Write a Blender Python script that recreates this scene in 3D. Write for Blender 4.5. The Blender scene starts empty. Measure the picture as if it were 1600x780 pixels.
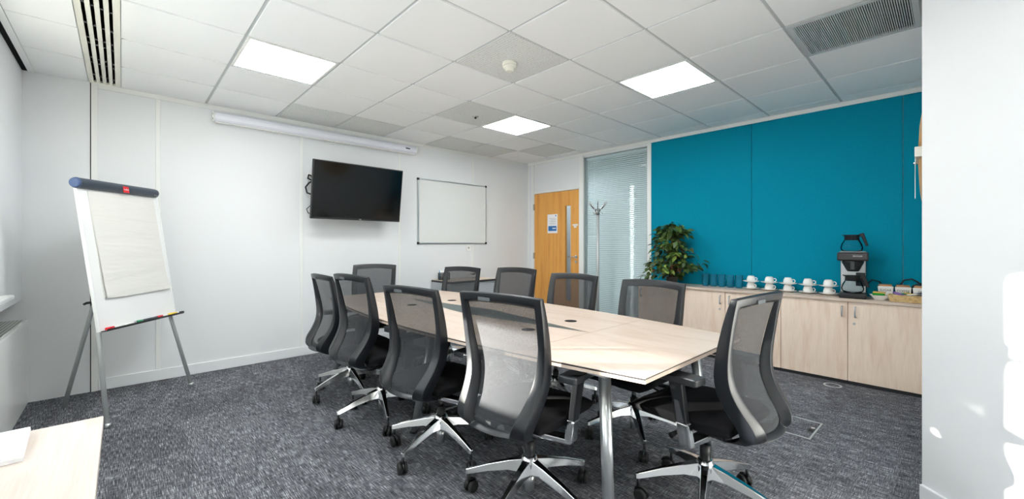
import bpy, bmesh, math, random
from mathutils import Vector, Matrix
random.seed(7)
PI = math.pi
SC = bpy.context.scene
COL = SC.collection

# ------------------------------------------------------------------ camera
cam_d = bpy.data.cameras.new('camera'); cam = bpy.data.objects.new('camera', cam_d); COL.objects.link(cam)
FPX, HOR, YAW, CAMZ = 648.0, 380.1, 0.8157, 1.2364
cam_d.sensor_fit = 'HORIZONTAL'; cam_d.sensor_width = 36.0
cam_d.lens = FPX / 1600.0 * 36.0
cam_d.shift_y = -(390.0 - HOR) / 1600.0
cam_d.clip_start = 0.02
cam.location = (0, 0, CAMZ)
cam.rotation_euler = (PI / 2, 0, YAW - PI / 2)
SC.camera = cam

# ------------------------------------------------------------------ world, sun, exposure
wd = bpy.data.worlds.new('sky'); SC.world = wd; wd.use_nodes = True
bgn = wd.node_tree.nodes['Background']
bgn.inputs[0].default_value = (0.88, 0.94, 1.0, 1); bgn.inputs[1].default_value = 4.6
sun_d = bpy.data.lights.new('sun', 'SUN'); sun = bpy.data.objects.new('sun', sun_d); COL.objects.link(sun)
sun_d.energy = 55.0; sun_d.angle = math.radians(0.8); sun_d.color = (1.0, 0.93, 0.84)
SUN_AZ, SUN_EL = math.radians(-44), math.radians(9.5)
sd = Vector((math.cos(SUN_EL) * math.cos(SUN_AZ), math.cos(SUN_EL) * math.sin(SUN_AZ), -math.sin(SUN_EL)))
sun.rotation_euler = sd.to_track_quat('-Z', 'Y').to_euler()
sun.location = (-3, 4, 3)
LED = 26.0
vs = SC.view_settings
vs.view_transform = 'Standard'; vs.look = 'None'; vs.gamma = 1.0; vs.use_curve_mapping = False
vs.exposure = 0.03
SC.cycles.max_bounces = 10; SC.cycles.diffuse_bounces = 6; SC.cycles.transparent_max_bounces = 16
SC.cycles.sample_clamp_indirect = 6.0
SC.cycles.use_denoising = True

# ------------------------------------------------------------------ room constants
XL, YT, XB, ZC = -0.56, 4.912, 4.986, 2.573      # left wall, screen wall, blue wall, ceiling
GX, GY = 1.7864, 1.9186                            # ceiling grid origin
C_, S_ = math.cos(YAW), math.sin(YAW)

# ------------------------------------------------------------------ materials
def lin(c):
    c = c / 255.0
    return c / 12.92 if c <= 0.04045 else ((c + 0.055) / 1.055) ** 2.4
def rgb(r, g, b): return (lin(r), lin(g), lin(b), 1)
MATS = {}
def mat(name, col, rough=0.5, metal=0.0, spec=0.5, coat=0.0, emit=None, emit_s=0.0):
    m = bpy.data.materials.new(name); m.use_nodes = True
    b = m.node_tree.nodes['Principled BSDF']
    b.inputs['Base Color'].default_value = col
    b.inputs['Roughness'].default_value = rough
    b.inputs['Metallic'].default_value = metal
    b.inputs['Specular IOR Level'].default_value = spec
    if coat: b.inputs['Coat Weight'].default_value = coat; b.inputs['Coat Roughness'].default_value = 0.08
    if emit:
        b.inputs['Emission Color'].default_value = emit; b.inputs['Emission Strength'].default_value = emit_s
    MATS[name] = m
    return m
def N(m, t, **kw):
    n = m.node_tree.nodes.new(t)
    for k, v in kw.items():
        if k in n.inputs: n.inputs[k].default_value = v
        else: setattr(n, k, v)
    return n
def L(m, a, ao, b, bi): m.node_tree.links.new(a.outputs[ao], b.inputs[bi])
def BS(m): return m.node_tree.nodes['Principled BSDF']
def ramp(m, stops):
    r = N(m, 'ShaderNodeValToRGB'); e = r.color_ramp.elements
    while len(e) < len(stops): e.new(0.5)
    for k, (p, c) in enumerate(stops): e[k].position = p; e[k].color = c
    return r
def coords(m, scale, which='Object'):
    tc = N(m, 'ShaderNodeTexCoord'); mp = N(m, 'ShaderNodeMapping')
    mp.inputs['Scale'].default_value = scale
    L(m, tc, which, mp, 'Vector'); return mp

def paint(name, col, rough=0.6, amount=0.02, bump=0.03, spec=0.3):
    m = mat(name, col, rough, spec=spec)
    mp = coords(m, (1, 1, 1)); nz = N(m, 'ShaderNodeTexNoise', Scale=260.0, Detail=2.0); L(m, mp, 'Vector', nz, 'Vector')
    bp = N(m, 'ShaderNodeBump', Strength=bump, Distance=0.001); L(m, nz, 'Fac', bp, 'Height'); L(m, bp, 'Normal', BS(m), 'Normal')
    n2 = N(m, 'ShaderNodeTexNoise', Scale=1.3, Detail=2.0); L(m, mp, 'Vector', n2, 'Vector')
    lo = tuple(x * (1 - amount) for x in col[:3]) + (1,)
    r = ramp(m, [(0.3, lo), (0.7, col)]); L(m, n2, 'Fac', r, 'Fac'); L(m, r, 'Color', BS(m), 'Base Color')
    return m
paint('wall_white', rgb(230, 232, 233), 0.45)
paint('wall_cool', rgb(238, 240, 242), 0.5)
paint('trim_cream', rgb(236, 237, 234), 0.4)
paint('skirting', rgb(233, 236, 237), 0.4)
paint('tile_white', rgb(250, 251, 251), 0.8)
mat('tbar', rgb(196, 200, 200), 0.5)
mat('gap_black', rgb(22, 24, 24), 0.9, spec=0.1)
mat('void_dark', rgb(14, 15, 15), 0.9, spec=0.1)
mat('white_plastic', rgb(238, 238, 234), 0.35)
mat('cream_plastic', rgb(236, 234, 222), 0.4)
mat('white_gloss', rgb(240, 241, 240), 0.12, coat=0.3)
mat('ceramic', rgb(246, 244, 240), 0.12, coat=0.5)
mat('white_metal', rgb(240, 241, 241), 0.3)
mat('paper_white', rgb(246, 246, 247), 0.7)
mat('screen_case', rgb(232, 234, 243), 0.3)
mat('whiteboard', rgb(226, 227, 224), 0.18, coat=0.4)
mat('black_plastic', rgb(24, 25, 27), 0.45)
mat('black_rubber', rgb(20, 20, 21), 0.55)
mat('black_gloss', rgb(14, 15, 16), 0.16)
mat('frame_grey', rgb(20, 23, 28), 0.36, spec=0.45)
mat('pad_grey', rgb(46, 48, 51), 0.3)
mat('badge_grey', rgb(80, 84, 88), 0.4, metal=0.3)
mat('chrome', (0.72, 0.73, 0.74, 1), 0.13, metal=1.0)
mat('silver', (0.60, 0.62, 0.63, 1), 0.28, metal=0.9)
mat('silver_matt', rgb(182, 186, 186), 0.4, metal=0.3)
mat('steel', (0.55, 0.55, 0.54, 1), 0.25, metal=1.0)
mat('tv_screen', rgb(9, 11, 12), 0.1, spec=0.5)
mat('bar_blue', rgb(50, 60, 72), 0.4)
mat('bar_cap', rgb(78, 98, 138), 0.4)
mat('red', rgb(214, 22, 38), 0.4)
mat('green', rgb(20, 130, 86), 0.4)
mat('yellow', rgb(238, 200, 60), 0.4)
mat('pink', rgb(226, 110, 150), 0.5)
mat('orange', rgb(236, 140, 40), 0.5)
mat('leafgreen', rgb(40, 150, 50), 0.5)
mat('purple', rgb(150, 110, 190), 0.5)
mat('teal_print', rgb(60, 140, 190), 0.5)
mat('ink_blue', rgb(30, 110, 180), 0.6)
mat('ink_grey', rgb(150, 155, 160), 0.6)
mat('ink_black', rgb(30, 30, 32), 0.6)
mat('tambour', rgb(176, 182, 186), 0.45)
mat('table_edge', rgb(44, 44, 46), 0.45)
mat('glass_strip', rgb(76, 88, 87), 0.3, spec=0.4)
mat('matt_black', rgb(18, 18, 19), 0.85, spec=0.15)
mat('radiator', rgb(242, 243, 240), 0.2)
mat('slat', rgb(232, 238, 238), 0.4)
mat('added_blind_fabric', rgb(246, 246, 243), 0.8)
mat('soil', rgb(40, 30, 24), 0.9)
mat('bark', rgb(112, 78, 52), 0.8)
mat('pot', rgb(70, 66, 62), 0.5)
mat('corridor', rgb(168, 174, 176), 0.7)
mat('led', rgb(255, 255, 255), 0.5, emit=(0.955, 0.985, 1.0, 1), emit_s=LED)
mat('clockwood', rgb(196, 150, 92), 0.4)
mat('coffee_housing', rgb(44, 40, 42), 0.35)
mat('coffee_silver', rgb(196, 198, 198), 0.3, metal=0.4)

def wood(name, c1, c2, axis, scale=1.0, rough=0.35, coat=0.15, along=2.2):
    m = mat(name, c1, rough, coat=coat)
    sc = [14 * scale, 14 * scale, 14 * scale]; sc[axis] = along * scale
    mp = coords(m, tuple(sc))
    n1 = N(m, 'ShaderNodeTexNoise', Scale=1.0, Detail=6.0, Roughness=0.6, Distortion=0.4); L(m, mp, 'Vector', n1, 'Vector')
    r = ramp(m, [(0.32, c2), (0.5, c1), (0.72, tuple(min(1, x * 1.06) for x in c1[:3]) + (1,))])
    L(m, n1, 'Fac', r, 'Fac')
    sc2 = [220, 220, 220]; sc2[axis] = 7
    mp2 = coords(m, tuple(sc2)); n2 = N(m, 'ShaderNodeTexNoise', Scale=1.0, Detail=2.0); L(m, mp2, 'Vector', n2, 'Vector')
    mx = N(m, 'ShaderNodeMix', data_type='RGBA', blend_type='MULTIPLY'); mx.inputs[0].default_value = 0.22
    r2 = ramp(m, [(0.35, (0.72, 0.68, 0.62, 1)), (0.6, (1, 1, 1, 1))]); L(m, n2, 'Fac', r2, 'Fac')
    L(m, r, 'Color', mx, 6); L(m, r2, 'Color', mx, 7); L(m, mx, 2, BS(m), 'Base Color')
    return m
wood('maple_top', rgb(211, 193, 178), rgb(201, 178, 157), 1)
wood('maple_desk', rgb(208, 197, 189), rgb(198, 184, 172), 1)
wood('maple_door', rgb(246, 226, 207), rgb(237, 211, 188), 2)
wood('oak', rgb(226, 164, 80), rgb(208, 140, 56), 2, 1.0, 0.4, 0.1, 0.9)
wood('lidwood', rgb(196, 140, 92), rgb(170, 112, 66), 0)

def blue_fabric():
    m = mat('blue_fabric', rgb(4, 122, 146), 0.95, spec=0.1)
    mp = coords(m, (1, 1, 1)); n1 = N(m, 'ShaderNodeTexNoise', Scale=420.0, Detail=3.0); L(m, mp, 'Vector', n1, 'Vector')
    r = ramp(m, [(0.3, rgb(0, 116, 140)), (0.7, rgb(10, 147, 173))]); L(m, n1, 'Fac', r, 'Fac'); L(m, r, 'Color', BS(m), 'Base Color')
    bp = N(m, 'ShaderNodeBump', Strength=0.25, Distance=0.002); L(m, n1, 'Fac', bp, 'Height'); L(m, bp, 'Normal', BS(m), 'Normal')
blue_fabric()

def carpet():
    m = mat('carpet', rgb(80, 80, 84), 0.95, spec=0.1)
    geo = N(m, 'ShaderNodeNewGeometry')
    def streak(sc):
        mp = N(m, 'ShaderNodeMapping'); mp.inputs['Scale'].default_value = sc; L(m, geo, 'Position', mp, 'Vector')
        n = N(m, 'ShaderNodeTexNoise', Scale=1.0, Detail=2.5, Roughness=0.65); L(m, mp, 'Vector', n, 'Vector'); return n
    a = streak((280, 14, 1)); b = streak((20, 230, 1)); c = streak((12, 3.0, 1))
    ad = N(m, 'ShaderNodeMath', operation='ADD'); L(m, a, 'Fac', ad, 0)
    mu = N(m, 'ShaderNodeMath', operation='MULTIPLY'); mu.inputs[1].default_value = 0.6; L(m, b, 'Fac', mu, 0); L(m, mu, 'Value', ad, 1)
    ad2 = N(m, 'ShaderNodeMath', operation='ADD'); mu2 = N(m, 'ShaderNodeMath', operation='MULTIPLY'); mu2.inputs[1].default_value = 0.2
    L(m, c, 'Fac', mu2, 0); L(m, ad, 'Value', ad2, 0); L(m, mu2, 'Value', ad2, 1)
    oi = N(m, 'ShaderNodeObjectInfo'); mu3 = N(m, 'ShaderNodeMath', operation='MULTIPLY_ADD'); mu3.inputs[1].default_value = 0.045; mu3.inputs[2].default_value = -0.035
    L(m, oi, 'Random', mu3, 0); ad3 = N(m, 'ShaderNodeMath', operation='ADD'); L(m, ad2, 'Value', ad3, 0); L(m, mu3, 'Value', ad3, 1)
    r = ramp(m, [(0.0, rgb(26, 26, 29)), (0.42, rgb(82, 83, 88)), (0.6, rgb(112, 114, 120)), (1.0, rgb(206, 207, 210))])
    mr = N(m, 'ShaderNodeMapRange'); mr.inputs['From Min'].default_value = 0.62; mr.inputs['From Max'].default_value = 1.19
    L(m, ad3, 'Value', mr, 'Value'); L(m, mr, 'Result', r, 'Fac'); L(m, r, 'Color', BS(m), 'Base Color')
    bp = N(m, 'ShaderNodeBump', Strength=0.5, Distance=0.004); L(m, ad2, 'Value', bp, 'Height'); L(m, bp, 'Normal', BS(m), 'Normal')
carpet()

def see(name, tint, gl, rough=0.03, base=None, mixb=0.0):
    """clear pane: transparent with a glossy sheen, optionally some body colour"""
    m = bpy.data.materials.new(name); m.use_nodes = True; nt = m.node_tree
    nt.nodes.remove(nt.nodes['Principled BSDF']); out = nt.nodes['Material Output']
    tr = N(m, 'ShaderNodeBsdfTransparent'); tr.inputs['Color'].default_value = tint
    g = N(m, 'ShaderNodeBsdfGlossy'); g.inputs['Roughness'].default_value = rough
    lw = N(m, 'ShaderNodeLayerWeight'); lw.inputs['Blend'].default_value = gl
    mx = N(m, 'ShaderNodeMixShader'); L(m, lw, 'Facing', mx, 0) if False else L(m, lw, 'Fresnel', mx, 0)
    L(m, tr, 0, mx, 1); L(m, g, 0, mx, 2)
    last = mx
    if base:
        d = N(m, 'ShaderNodeBsdfDiffuse'); d.inputs['Color'].default_value = base
        m2 = N(m, 'ShaderNodeMixShader'); m2.inputs[0].default_value = mixb; L(m, mx, 0, m2, 1); L(m, d, 0, m2, 2); last = m2
    L(m, last, 0, out, 'Surface'); MATS[name] = m; return m
see('window_glass', (0.96, 0.98, 0.98, 1), 0.12)
see('partition_glass', (0.93, 0.962, 0.97, 1), 0.14)
see('jug_glass', (0.95, 0.97, 0.975, 1), 0.1)
see('teal_glass', (0.55, 0.86, 0.92, 1), 0.10, base=rgb(70, 165, 190), mixb=0.22)

def added_blind_cloth():
    m = MATS['added_blind_fabric']; tl = N(m, 'ShaderNodeBsdfTranslucent'); tl.inputs['Color'].default_value = (0.9, 0.9, 0.88, 1)
    mx = N(m, 'ShaderNodeMixShader'); mx.inputs[0].default_value = 0.36; out = m.node_tree.nodes['Material Output']
    L(m, BS(m), 0, mx, 1); L(m, tl, 0, mx, 2); L(m, mx, 0, out, 'Surface')
added_blind_cloth()
def mesh_fabric():
    m = bpy.data.materials.new('chair_mesh'); m.use_nodes = True; nt = m.node_tree
    b = nt.nodes['Principled BSDF']; out = nt.nodes['Material Output']
    b.inputs['Base Color'].default_value = rgb(44, 46, 50); b.inputs['Roughness'].default_value = 0.85
    b.inputs['Sheen Weight'].default_value = 0.1; b.inputs['Specular IOR Level'].default_value = 0.35
    tr = N(m, 'ShaderNodeBsdfTransparent'); mx = N(m, 'ShaderNodeMixShader')
    mp = coords(m, (900, 900, 900)); v = N(m, 'ShaderNodeTexVoronoi', Scale=1.0); L(m, mp, 'Vector', v, 'Vector')
    r = ramp(m, [(0.2, (0.55, 0.55, 0.55, 1)), (0.6, (0.90, 0.90, 0.90, 1))]); L(m, v, 'Distance', r, 'Fac')
    L(m, r, 'Color', mx, 0); L(m, tr, 0, mx, 1); L(m, b, 0, mx, 2); L(m, mx, 0, out, 'Surface')
    MATS['chair_mesh'] = m
mesh_fabric()
def seat_fabric():
    m = mat('seat_fabric', rgb(22, 22, 24), 0.9, spec=0.15)
    mp = coords(m, (1, 1, 1)); n1 = N(m, 'ShaderNodeTexNoise', Scale=600.0, Detail=2.0); L(m, mp, 'Vector', n1, 'Vector')
    bp = N(m, 'ShaderNodeBump', Strength=0.3, Distance=0.001); L(m, n1, 'Fac', bp, 'Height'); L(m, bp, 'Normal', BS(m), 'Normal')
seat_fabric()
def flip_paper():
    m = mat('flip_paper', rgb(222, 221, 215), 0.8, spec=0.2)
    mp = coords(m, (2.5, 2.5, 16)); n1 = N(m, 'ShaderNodeTexNoise', Scale=1.0, Detail=3.0, Distortion=0.6); L(m, mp, 'Vector', n1, 'Vector')
    bp = N(m, 'ShaderNodeBump', Strength=0.25, Distance=0.02); L(m, n1, 'Fac', bp, 'Height'); L(m, bp, 'Normal', BS(m), 'Normal')
flip_paper()
def perforated():
    m = mat('perforated', rgb(226, 227, 220), 0.3)
    mp = coords(m, (52, 52, 0)); v = N(m, 'ShaderNodeTexVoronoi', Scale=1.0); v.inputs['Randomness'].default_value = 0.0; L(m, mp, 'Vector', v, 'Vector')
    r = ramp(m, [(0.34, rgb(34, 34, 32)), (0.38, rgb(226, 227, 220))]); L(m, v, 'Distance', r, 'Fac'); L(m, r, 'Color', BS(m), 'Base Color')
perforated()
def grooved():
    m = mat('tile_grooved', rgb(226, 228, 226), 0.8)
    mp = coords(m, (1, 1, 1)); w = N(m, 'ShaderNodeTexWave', wave_type='BANDS', bands_direction='X'); w.inputs['Scale'].default_value = 14.0; L(m, mp, 'Vector', w, 'Vector')
    nz = N(m, 'ShaderNodeTexNoise', Scale=120.0, Detail=1.0); L(m, mp, 'Vector', nz, 'Vector')
    mu = N(m, 'ShaderNodeMath', operation='MULTIPLY'); L(m, w, 'Fac', mu, 0); L(m, nz, 'Fac', mu, 1)
    r = ramp(m, [(0.42, rgb(226, 228, 226)), (0.58, rgb(186, 188, 184))]); L(m, mu, 'Value', r, 'Fac'); L(m, r, 'Color', BS(m), 'Base Color')
grooved()
def leafmat(name, a, b):
    m = mat(name, a, 0.4)
    mp = coords(m, (30, 30, 30)); n = N(m, 'ShaderNodeTexNoise', Scale=1.0); L(m, mp, 'Vector', n, 'Vector')
    r = ramp(m, [(0.35, a), (0.7, b)]); L(m, n, 'Fac', r, 'Fac'); L(m, r, 'Color', BS(m), 'Base Color')
leafmat('leaf_a', rgb(44, 68, 30), rgb(84, 108, 42)); leafmat('leaf_b', rgb(110, 138, 52), rgb(160, 178, 88)); leafmat('leaf_c', rgb(62, 46, 30), rgb(100, 72, 42))
wood('wicker', rgb(226, 198, 146), rgb(186, 150, 98), 0, 3.0, 0.6, 0.0)

# ------------------------------------------------------------------ geometry helpers
class MB:
    def __init__(s): s.v = []; s.f = []; s.sm = []
    def add(s, vs, fs, smooth=False):
        o = len(s.v); s.v += [tuple(p) for p in vs]; s.f += [tuple(i + o for i in f) for f in fs]; s.sm += [smooth] * len(fs); return s
    def box(s, a, b, M=None):
        x0, y0, z0 = a; x1, y1, z1 = b
        vs = [(x0, y0, z0), (x1, y0, z0), (x1, y1, z0), (x0, y1, z0), (x0, y0, z1), (x1, y0, z1), (x1, y1, z1), (x0, y1, z1)]
        if M is not None: vs = [M @ Vector(p) for p in vs]
        return s.add(vs, [(0, 3, 2, 1), (4, 5, 6, 7), (0, 1, 5, 4), (1, 2, 6, 5), (2, 3, 7, 6), (3, 0, 4, 7)])
    def hexa(s, bot, top):
        return s.add(list(bot) + list(top), [(0, 3, 2, 1), (4, 5, 6, 7), (0, 1, 5, 4), (1, 2, 6, 5), (2, 3, 7, 6), (3, 0, 4, 7)])
    def prism(s, poly, z0, z1):
        n = len(poly); vs = [(x, y, z0) for x, y in poly] + [(x, y, z1) for x, y in poly]
        fs = [tuple(range(n - 1, -1, -1)), tuple(range(n, 2 * n))] + [(i, (i + 1) % n, n + (i + 1) % n, n + i) for i in range(n)]
        return s.add(vs, fs)
    def cyl(s, p0, p1, r0, r1=None, n=16, caps=True, smooth=True):
        p0, p1 = Vector(p0), Vector(p1); r1 = r0 if r1 is None else r1
        ax = (p1 - p0).normalized(); t = Vector((0, 0, 1)) if abs(ax.z) < 0.9 else Vector((1, 0, 0))
        u = ax.cross(t).normalized(); w = ax.cross(u)
        vs = []
        for p, r in ((p0, r0), (p1, r1)):
            for k in range(n):
                a = 2 * PI * k / n; vs.append(p + u * (math.cos(a) * r) + w * (math.sin(a) * r))
        s.add(vs, [(k, n + k, n + (k + 1) % n, (k + 1) % n) for k in range(n)], smooth)
        if caps:
            o = len(s.v) - 2 * n
            s.f += [tuple(o + k for k in range(n)), tuple(o + n + k for k in range(n - 1, -1, -1))]; s.sm += [False, False]
        return s
    def tube(s, pts, r, n=8, closed=False):
        pts = [Vector(p) for p in pts]; m = len(pts); vs = []; prev = None
        for i, p in enumerate(pts):
            a = pts[(i - 1) % m] if (closed or i > 0) else p; b = pts[(i + 1) % m] if (closed or i < m - 1) else p
            ax = (b - a).normalized()
            if prev is None:
                t = Vector((0, 0, 1)) if abs(ax.z) < 0.9 else Vector((1, 0, 0)); u = ax.cross(t).normalized()
            else: u = (prev - ax * prev.dot(ax)).normalized()
            prev = u; w = ax.cross(u); rr = r[i] if isinstance(r, (list, tuple)) else r
            for k in range(n):
                q = 2 * PI * k / n; vs.append(p + u * (math.cos(q) * rr) + w * (math.sin(q) * rr))
        fs = []
        for i in range(m if closed else m - 1):
            j = (i + 1) % m
            for k in range(n): fs.append((i * n + k, i * n + (k + 1) % n, j * n + (k + 1) % n, j * n + k))
        s.add(vs, fs, True)
        if not closed:
            o = len(s.v) - m * n
            s.f += [tuple(o + k for k in range(n - 1, -1, -1)), tuple(o + (m - 1) * n + k for k in range(n))]; s.sm += [False, False]
        return s
    def lathe(s, prof, n=24, c=(0, 0, 0), smooth=True):
        vs = []; m = len(prof)
        for r, z in prof:
            for k in range(n):
                a = 2 * PI * k / n; vs.append((c[0] + r * math.cos(a), c[1] + r * math.sin(a), c[2] + z))
        fs = []
        for i in range(m - 1):
            for k in range(n): fs.append((i * n + k, i * n + (k + 1) % n, (i + 1) * n + (k + 1) % n, (i + 1) * n + k))
        if prof[0][0] > 1e-6: fs.append(tuple(range(n - 1, -1, -1)))
        if prof[-1][0] > 1e-6: fs.append(tuple((m - 1) * n + k for k in range(n)))
        return s.add(vs, fs, smooth)
    def grid(s, fn, nu, nv, smooth=True):
        vs = [fn(i / nu, j / nv) for j in range(nv + 1) for i in range(nu + 1)]
        return s.add(vs, [(j * (nu + 1) + i, j * (nu + 1) + i + 1, (j + 1) * (nu + 1) + i + 1, (j + 1) * (nu + 1) + i) for j in range(nv) for i in range(nu)], smooth)
    def mesh(s, name):
        me = bpy.data.meshes.new(name); me.from_pydata(s.v, [], s.f); me.validate(); me.update()
        if len(me.polygons) == len(s.sm):
            me.polygons.foreach_set('use_smooth', s.sm)
        return me
    def build(s, name, m, parent=None, bevel=0.0, seg=2, recalc=False):
        me = s.mesh(name)
        if recalc:
            b = bmesh.new(); b.from_mesh(me); bmesh.ops.recalc_face_normals(b, faces=b.faces); b.to_mesh(me); b.free()
        me.materials.append(MATS[m]); return put(name, me, parent, bevel, seg)
def put(name, me, parent=None, bevel=0.0, seg=2):
    o = bpy.data.objects.new(name, me); COL.objects.link(o)
    if parent is not None: o.parent = parent
    if bevel:
        b = o.modifiers.new('bevel', 'BEVEL'); b.width = bevel; b.segments = seg; b.limit_method = 'ANGLE'; b.angle_limit = math.radians(40)
    return o
def tag(o, label, cat, group=None):
    o['label'] = label; o['category'] = cat
    if group: o['group'] = group
    return o
def struct(o): o['kind'] = 'structure'; return o
def thing(name, label, cat, loc=(0, 0, 0), rz=0.0, group=None):
    o = bpy.data.objects.new(name, None); COL.objects.link(o); o.location = loc; o.rotation_euler = (0, 0, rz); o.empty_display_size = 0.1
    return tag(o, label, cat, group)
def copy_tree(o, parent=None):
    c = o.copy(); COL.objects.link(c)
    if parent is not None: c.parent = parent
    for ch in list(o.children): copy_tree(ch, c)
    return c
def text(name, body, size, M, m, parent, align='CENTER', extrude=0.0004):
    cu = bpy.data.curves.new(name, 'FONT'); cu.body = body; cu.size = size; cu.align_x = align; cu.align_y = 'CENTER'; cu.extrude = extrude
    t = bpy.data.objects.new(name, cu); COL.objects.link(t)
    dg = bpy.context.evaluated_depsgraph_get(); me = bpy.data.meshes.new_from_object(t.evaluated_get(dg))
    bpy.data.objects.remove(t); me.transform(M); me.materials.clear(); me.materials.append(MATS[m])
    return put(name, me, parent)
def facing(o, right, up):
    """matrix for flat print: x along right, y along up, at origin o"""
    r = Vector(right).normalized(); u = Vector(up).normalized(); n = r.cross(u)
    M = Matrix((r, u, n)).transposed().to_4x4(); M.translation = Vector(o); return M
def lerp(t, table):
    if t <= table[0][0]: return table[0][1]
    for (a, va), (b, vb) in zip(table, table[1:]):
        if t <= b:
            k = (t - a) / (b - a); k = k * k * (3 - 2 * k) * 0.5 + k * 0.5
            return va + (vb - va) * k
    return table[-1][1]

# ================================================================== STRUCTURE
# angled white pier wall at the right: runs parallel to the camera axis
PA = Vector((2.755, 0.098)); PD = Vector((-C_, -S_))
PE = PA + PD * 3.3
YE = 0.10                                           # end wall beside the cupboards
YBK = -2.3
# ---- floor with carpet tiles
fl = MB().box((XL - 0.3, YBK - 0.2, -0.06), (XB + 0.2, YT + 0.2, -0.006)).build('floor', 'carpet'); struct(fl)
ctm = None
T = 0.5
me = MB().box((0, 0, -0.006), (T - 0.0008, T - 0.0008, 0.0)).mesh('carpet_tile'); me.materials.append(MATS['carpet'])
x = XL - 0.14
for ix in range(12):
    for iy in range(15):
        X0 = -0.70 + ix * T; Y0 = -2.3 + iy * T
        if X0 > XB: continue
        if Y0 < -0.6 and X0 + 0.3 > PA.x + (PA.y - Y0) * PD.x / -PD.y * 1.0 + 0.6: continue
        w = min(T, XB - X0); d = min(T, YT - Y0)
        if w < 0.02 or d < 0.02: continue
        if w < T or d < T:
            m2 = MB().box((0, 0, -0.006), (w - 0.0008, d - 0.0008, 0)).mesh('carpet_tile'); m2.materials.append(MATS['carpet'])
        else: m2 = me
        o = put('carpet_tile', m2, fl); o.location = (X0, Y0, 0)

# ---- ceiling : grid plane, tiles
ce = MB().box((XL - 0.3, YBK - 0.2, ZC + 0.010), (XB + 0.2, YT + 0.2, ZC + 0.07)).build('ceiling', 'tbar'); struct(ce)
G = 0.011
lights = [(-2, 2), (2, 2), (2, -1), (-2, -1), (-2, -4)]
groov = [(0, 0), (-1, 4), (0, 4), (1, 2), (2, 4), (4, 3), (3, 4), (-2, -5)]
def tile_mesh(w, d, m):
    me = MB().box((-w / 2, -d / 2, 0), (w / 2, d / 2, 0.012)).mesh('ceiling_tile'); me.materials.append(MATS[m]); return me
full = tile_mesh(0.6 - 2 * G, 0.6 - 2 * G, 'tile_white'); fullg = tile_mesh(0.6 - 2 * G, 0.6 - 2 * G, 'tile_grooved')
def inside(x, y):
    if y > YE: return True
    # right of the angled wall?
    r = (x - PA.x) * S_ - (y - PA.y) * C_
    return r < 0.25
for i in range(-3, 6):
    for j in range(-7, 5):
        x0 = GX + 0.6 * i; y0 = GY + 0.6 * j; x1 = min(x0 + 0.6, XB); y1 = min(y0 + 0.6, YT)
        if not inside((x0 + x1) / 2, (y0 + y1) / 2): continue
        if (i, j) in lights or (i, j) == (2, -3): continue
        gr = (i, j) in groov
        if x1 - x0 > 0.599 and y1 - y0 > 0.55:
            o = put('ceiling_tile', fullg if gr else full, ce); o.location = (x0 + 0.3, y0 + 0.3 - (0.0035 if j == 4 else 0), ZC)
        else:
            o = put('ceiling_tile', tile_mesh(x1 - x0 - 2 * G, y1 - y0 - 2 * G, 'tile_white'), ce); o.location = ((x0 + x1) / 2, (y0 + y1) / 2, ZC)
for j in range(-7, 5):        # narrow strip beside the slot diffuser
    y0 = GY + 0.6 * j; y1 = min(y0 + 0.6, YT)
    o = put('ceiling_tile', tile_mesh(0.29, y1 - y0 - 0.008, 'tile_white'), ce); o.location = (-0.347, (y0 + y1) / 2, ZC)
MB().box((-0.53, YBK, ZC - 0.004), (-0.495, YT, ZC + 0.012)).build('edge_strip', 'tile_white', ce)
MB().box((XL, YBK, ZC - 0.002), (-0.53, YT, ZC + 0.0115)).build('shadow_gap', 'gap_black', ce)

# ---- LED light panels
LAB = {(-2, 2): 'bright square LED ceiling panel nearest the slot diffuser', (2, 2): 'smallest far bright LED ceiling panel towards the door',
       (2, -1): 'bright LED ceiling panel nearest the blue wall', (-2, -1): 'LED ceiling panel overhead between camera and flipchart', (-2, -4): 'LED ceiling panel behind the camera'}
for (i, j) in lights:
    cx, cy = GX + 0.6 * i + 0.3, GY + 0.6 * j + 0.3
    t = thing('ceiling_light', LAB[(i, j)], 'ceiling light', (cx, cy, ZC), 0, 'LED ceiling panels')
    fr = MB(); a, b = 0.289, 0.272
    for q in ((-a, -a, a, -b), (-a, b, a, a), (-a, -b, -b, b), (b, -b, a, b)): fr.box((q[0], q[1], -0.002), (q[2], q[3], 0.011))
    fr.build('frame', 'white_plastic', t)
    MB().box((-b, -b, 0.002), (b, b, 0.008)).build('diffuser', 'led', t)

# ---- screen wall (wall_back) with cover strips, skirting
wb = MB().box((XL - 0.25, YT, -0.05), (XB + 0.2, YT + 0.15, ZC + 0.06)).build('wall_back', 'wall_white'); struct(wb)
for x0, x1, nm in ((-0.185, -0.145, 'corner_post'), (0.222, 0.255, 0), (1.424, 1.459, 0), (2.60, 2.635, 0), (3.797, 3.832, 0)):
    if nm == 'corner_post':
        MB().box((x0, YT - 0.012, 0), (x1, YT, ZC - 0.002)).build('cover_strip', 'trim_cream', wb, 0.002)
        MB().box((x0 - 0.006, YT - 0.003, 0), (x0 - 0.0005, YT, ZC - 0.002)).build('shadow_joint', 'gap_black', wb)
    else: MB().box((x0, YT - 0.007, 0.1), (x1, YT, ZC - 0.04)).build('cover_strip', 'trim_cream', wb, 0.003)
MB().box((-0.145, YT - 0.012, ZC - 0.042), (XB, YT, ZC - 0.001)).build('head_trim', 'trim_cream', wb, 0.002)
tb = MB().box((-0.143, YT - 0.014, 0.001), (3.1, YT - 0.0005, 0.098)).build('baseboard_back', 'skirting', None, 0.003); struct(tb)
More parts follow.
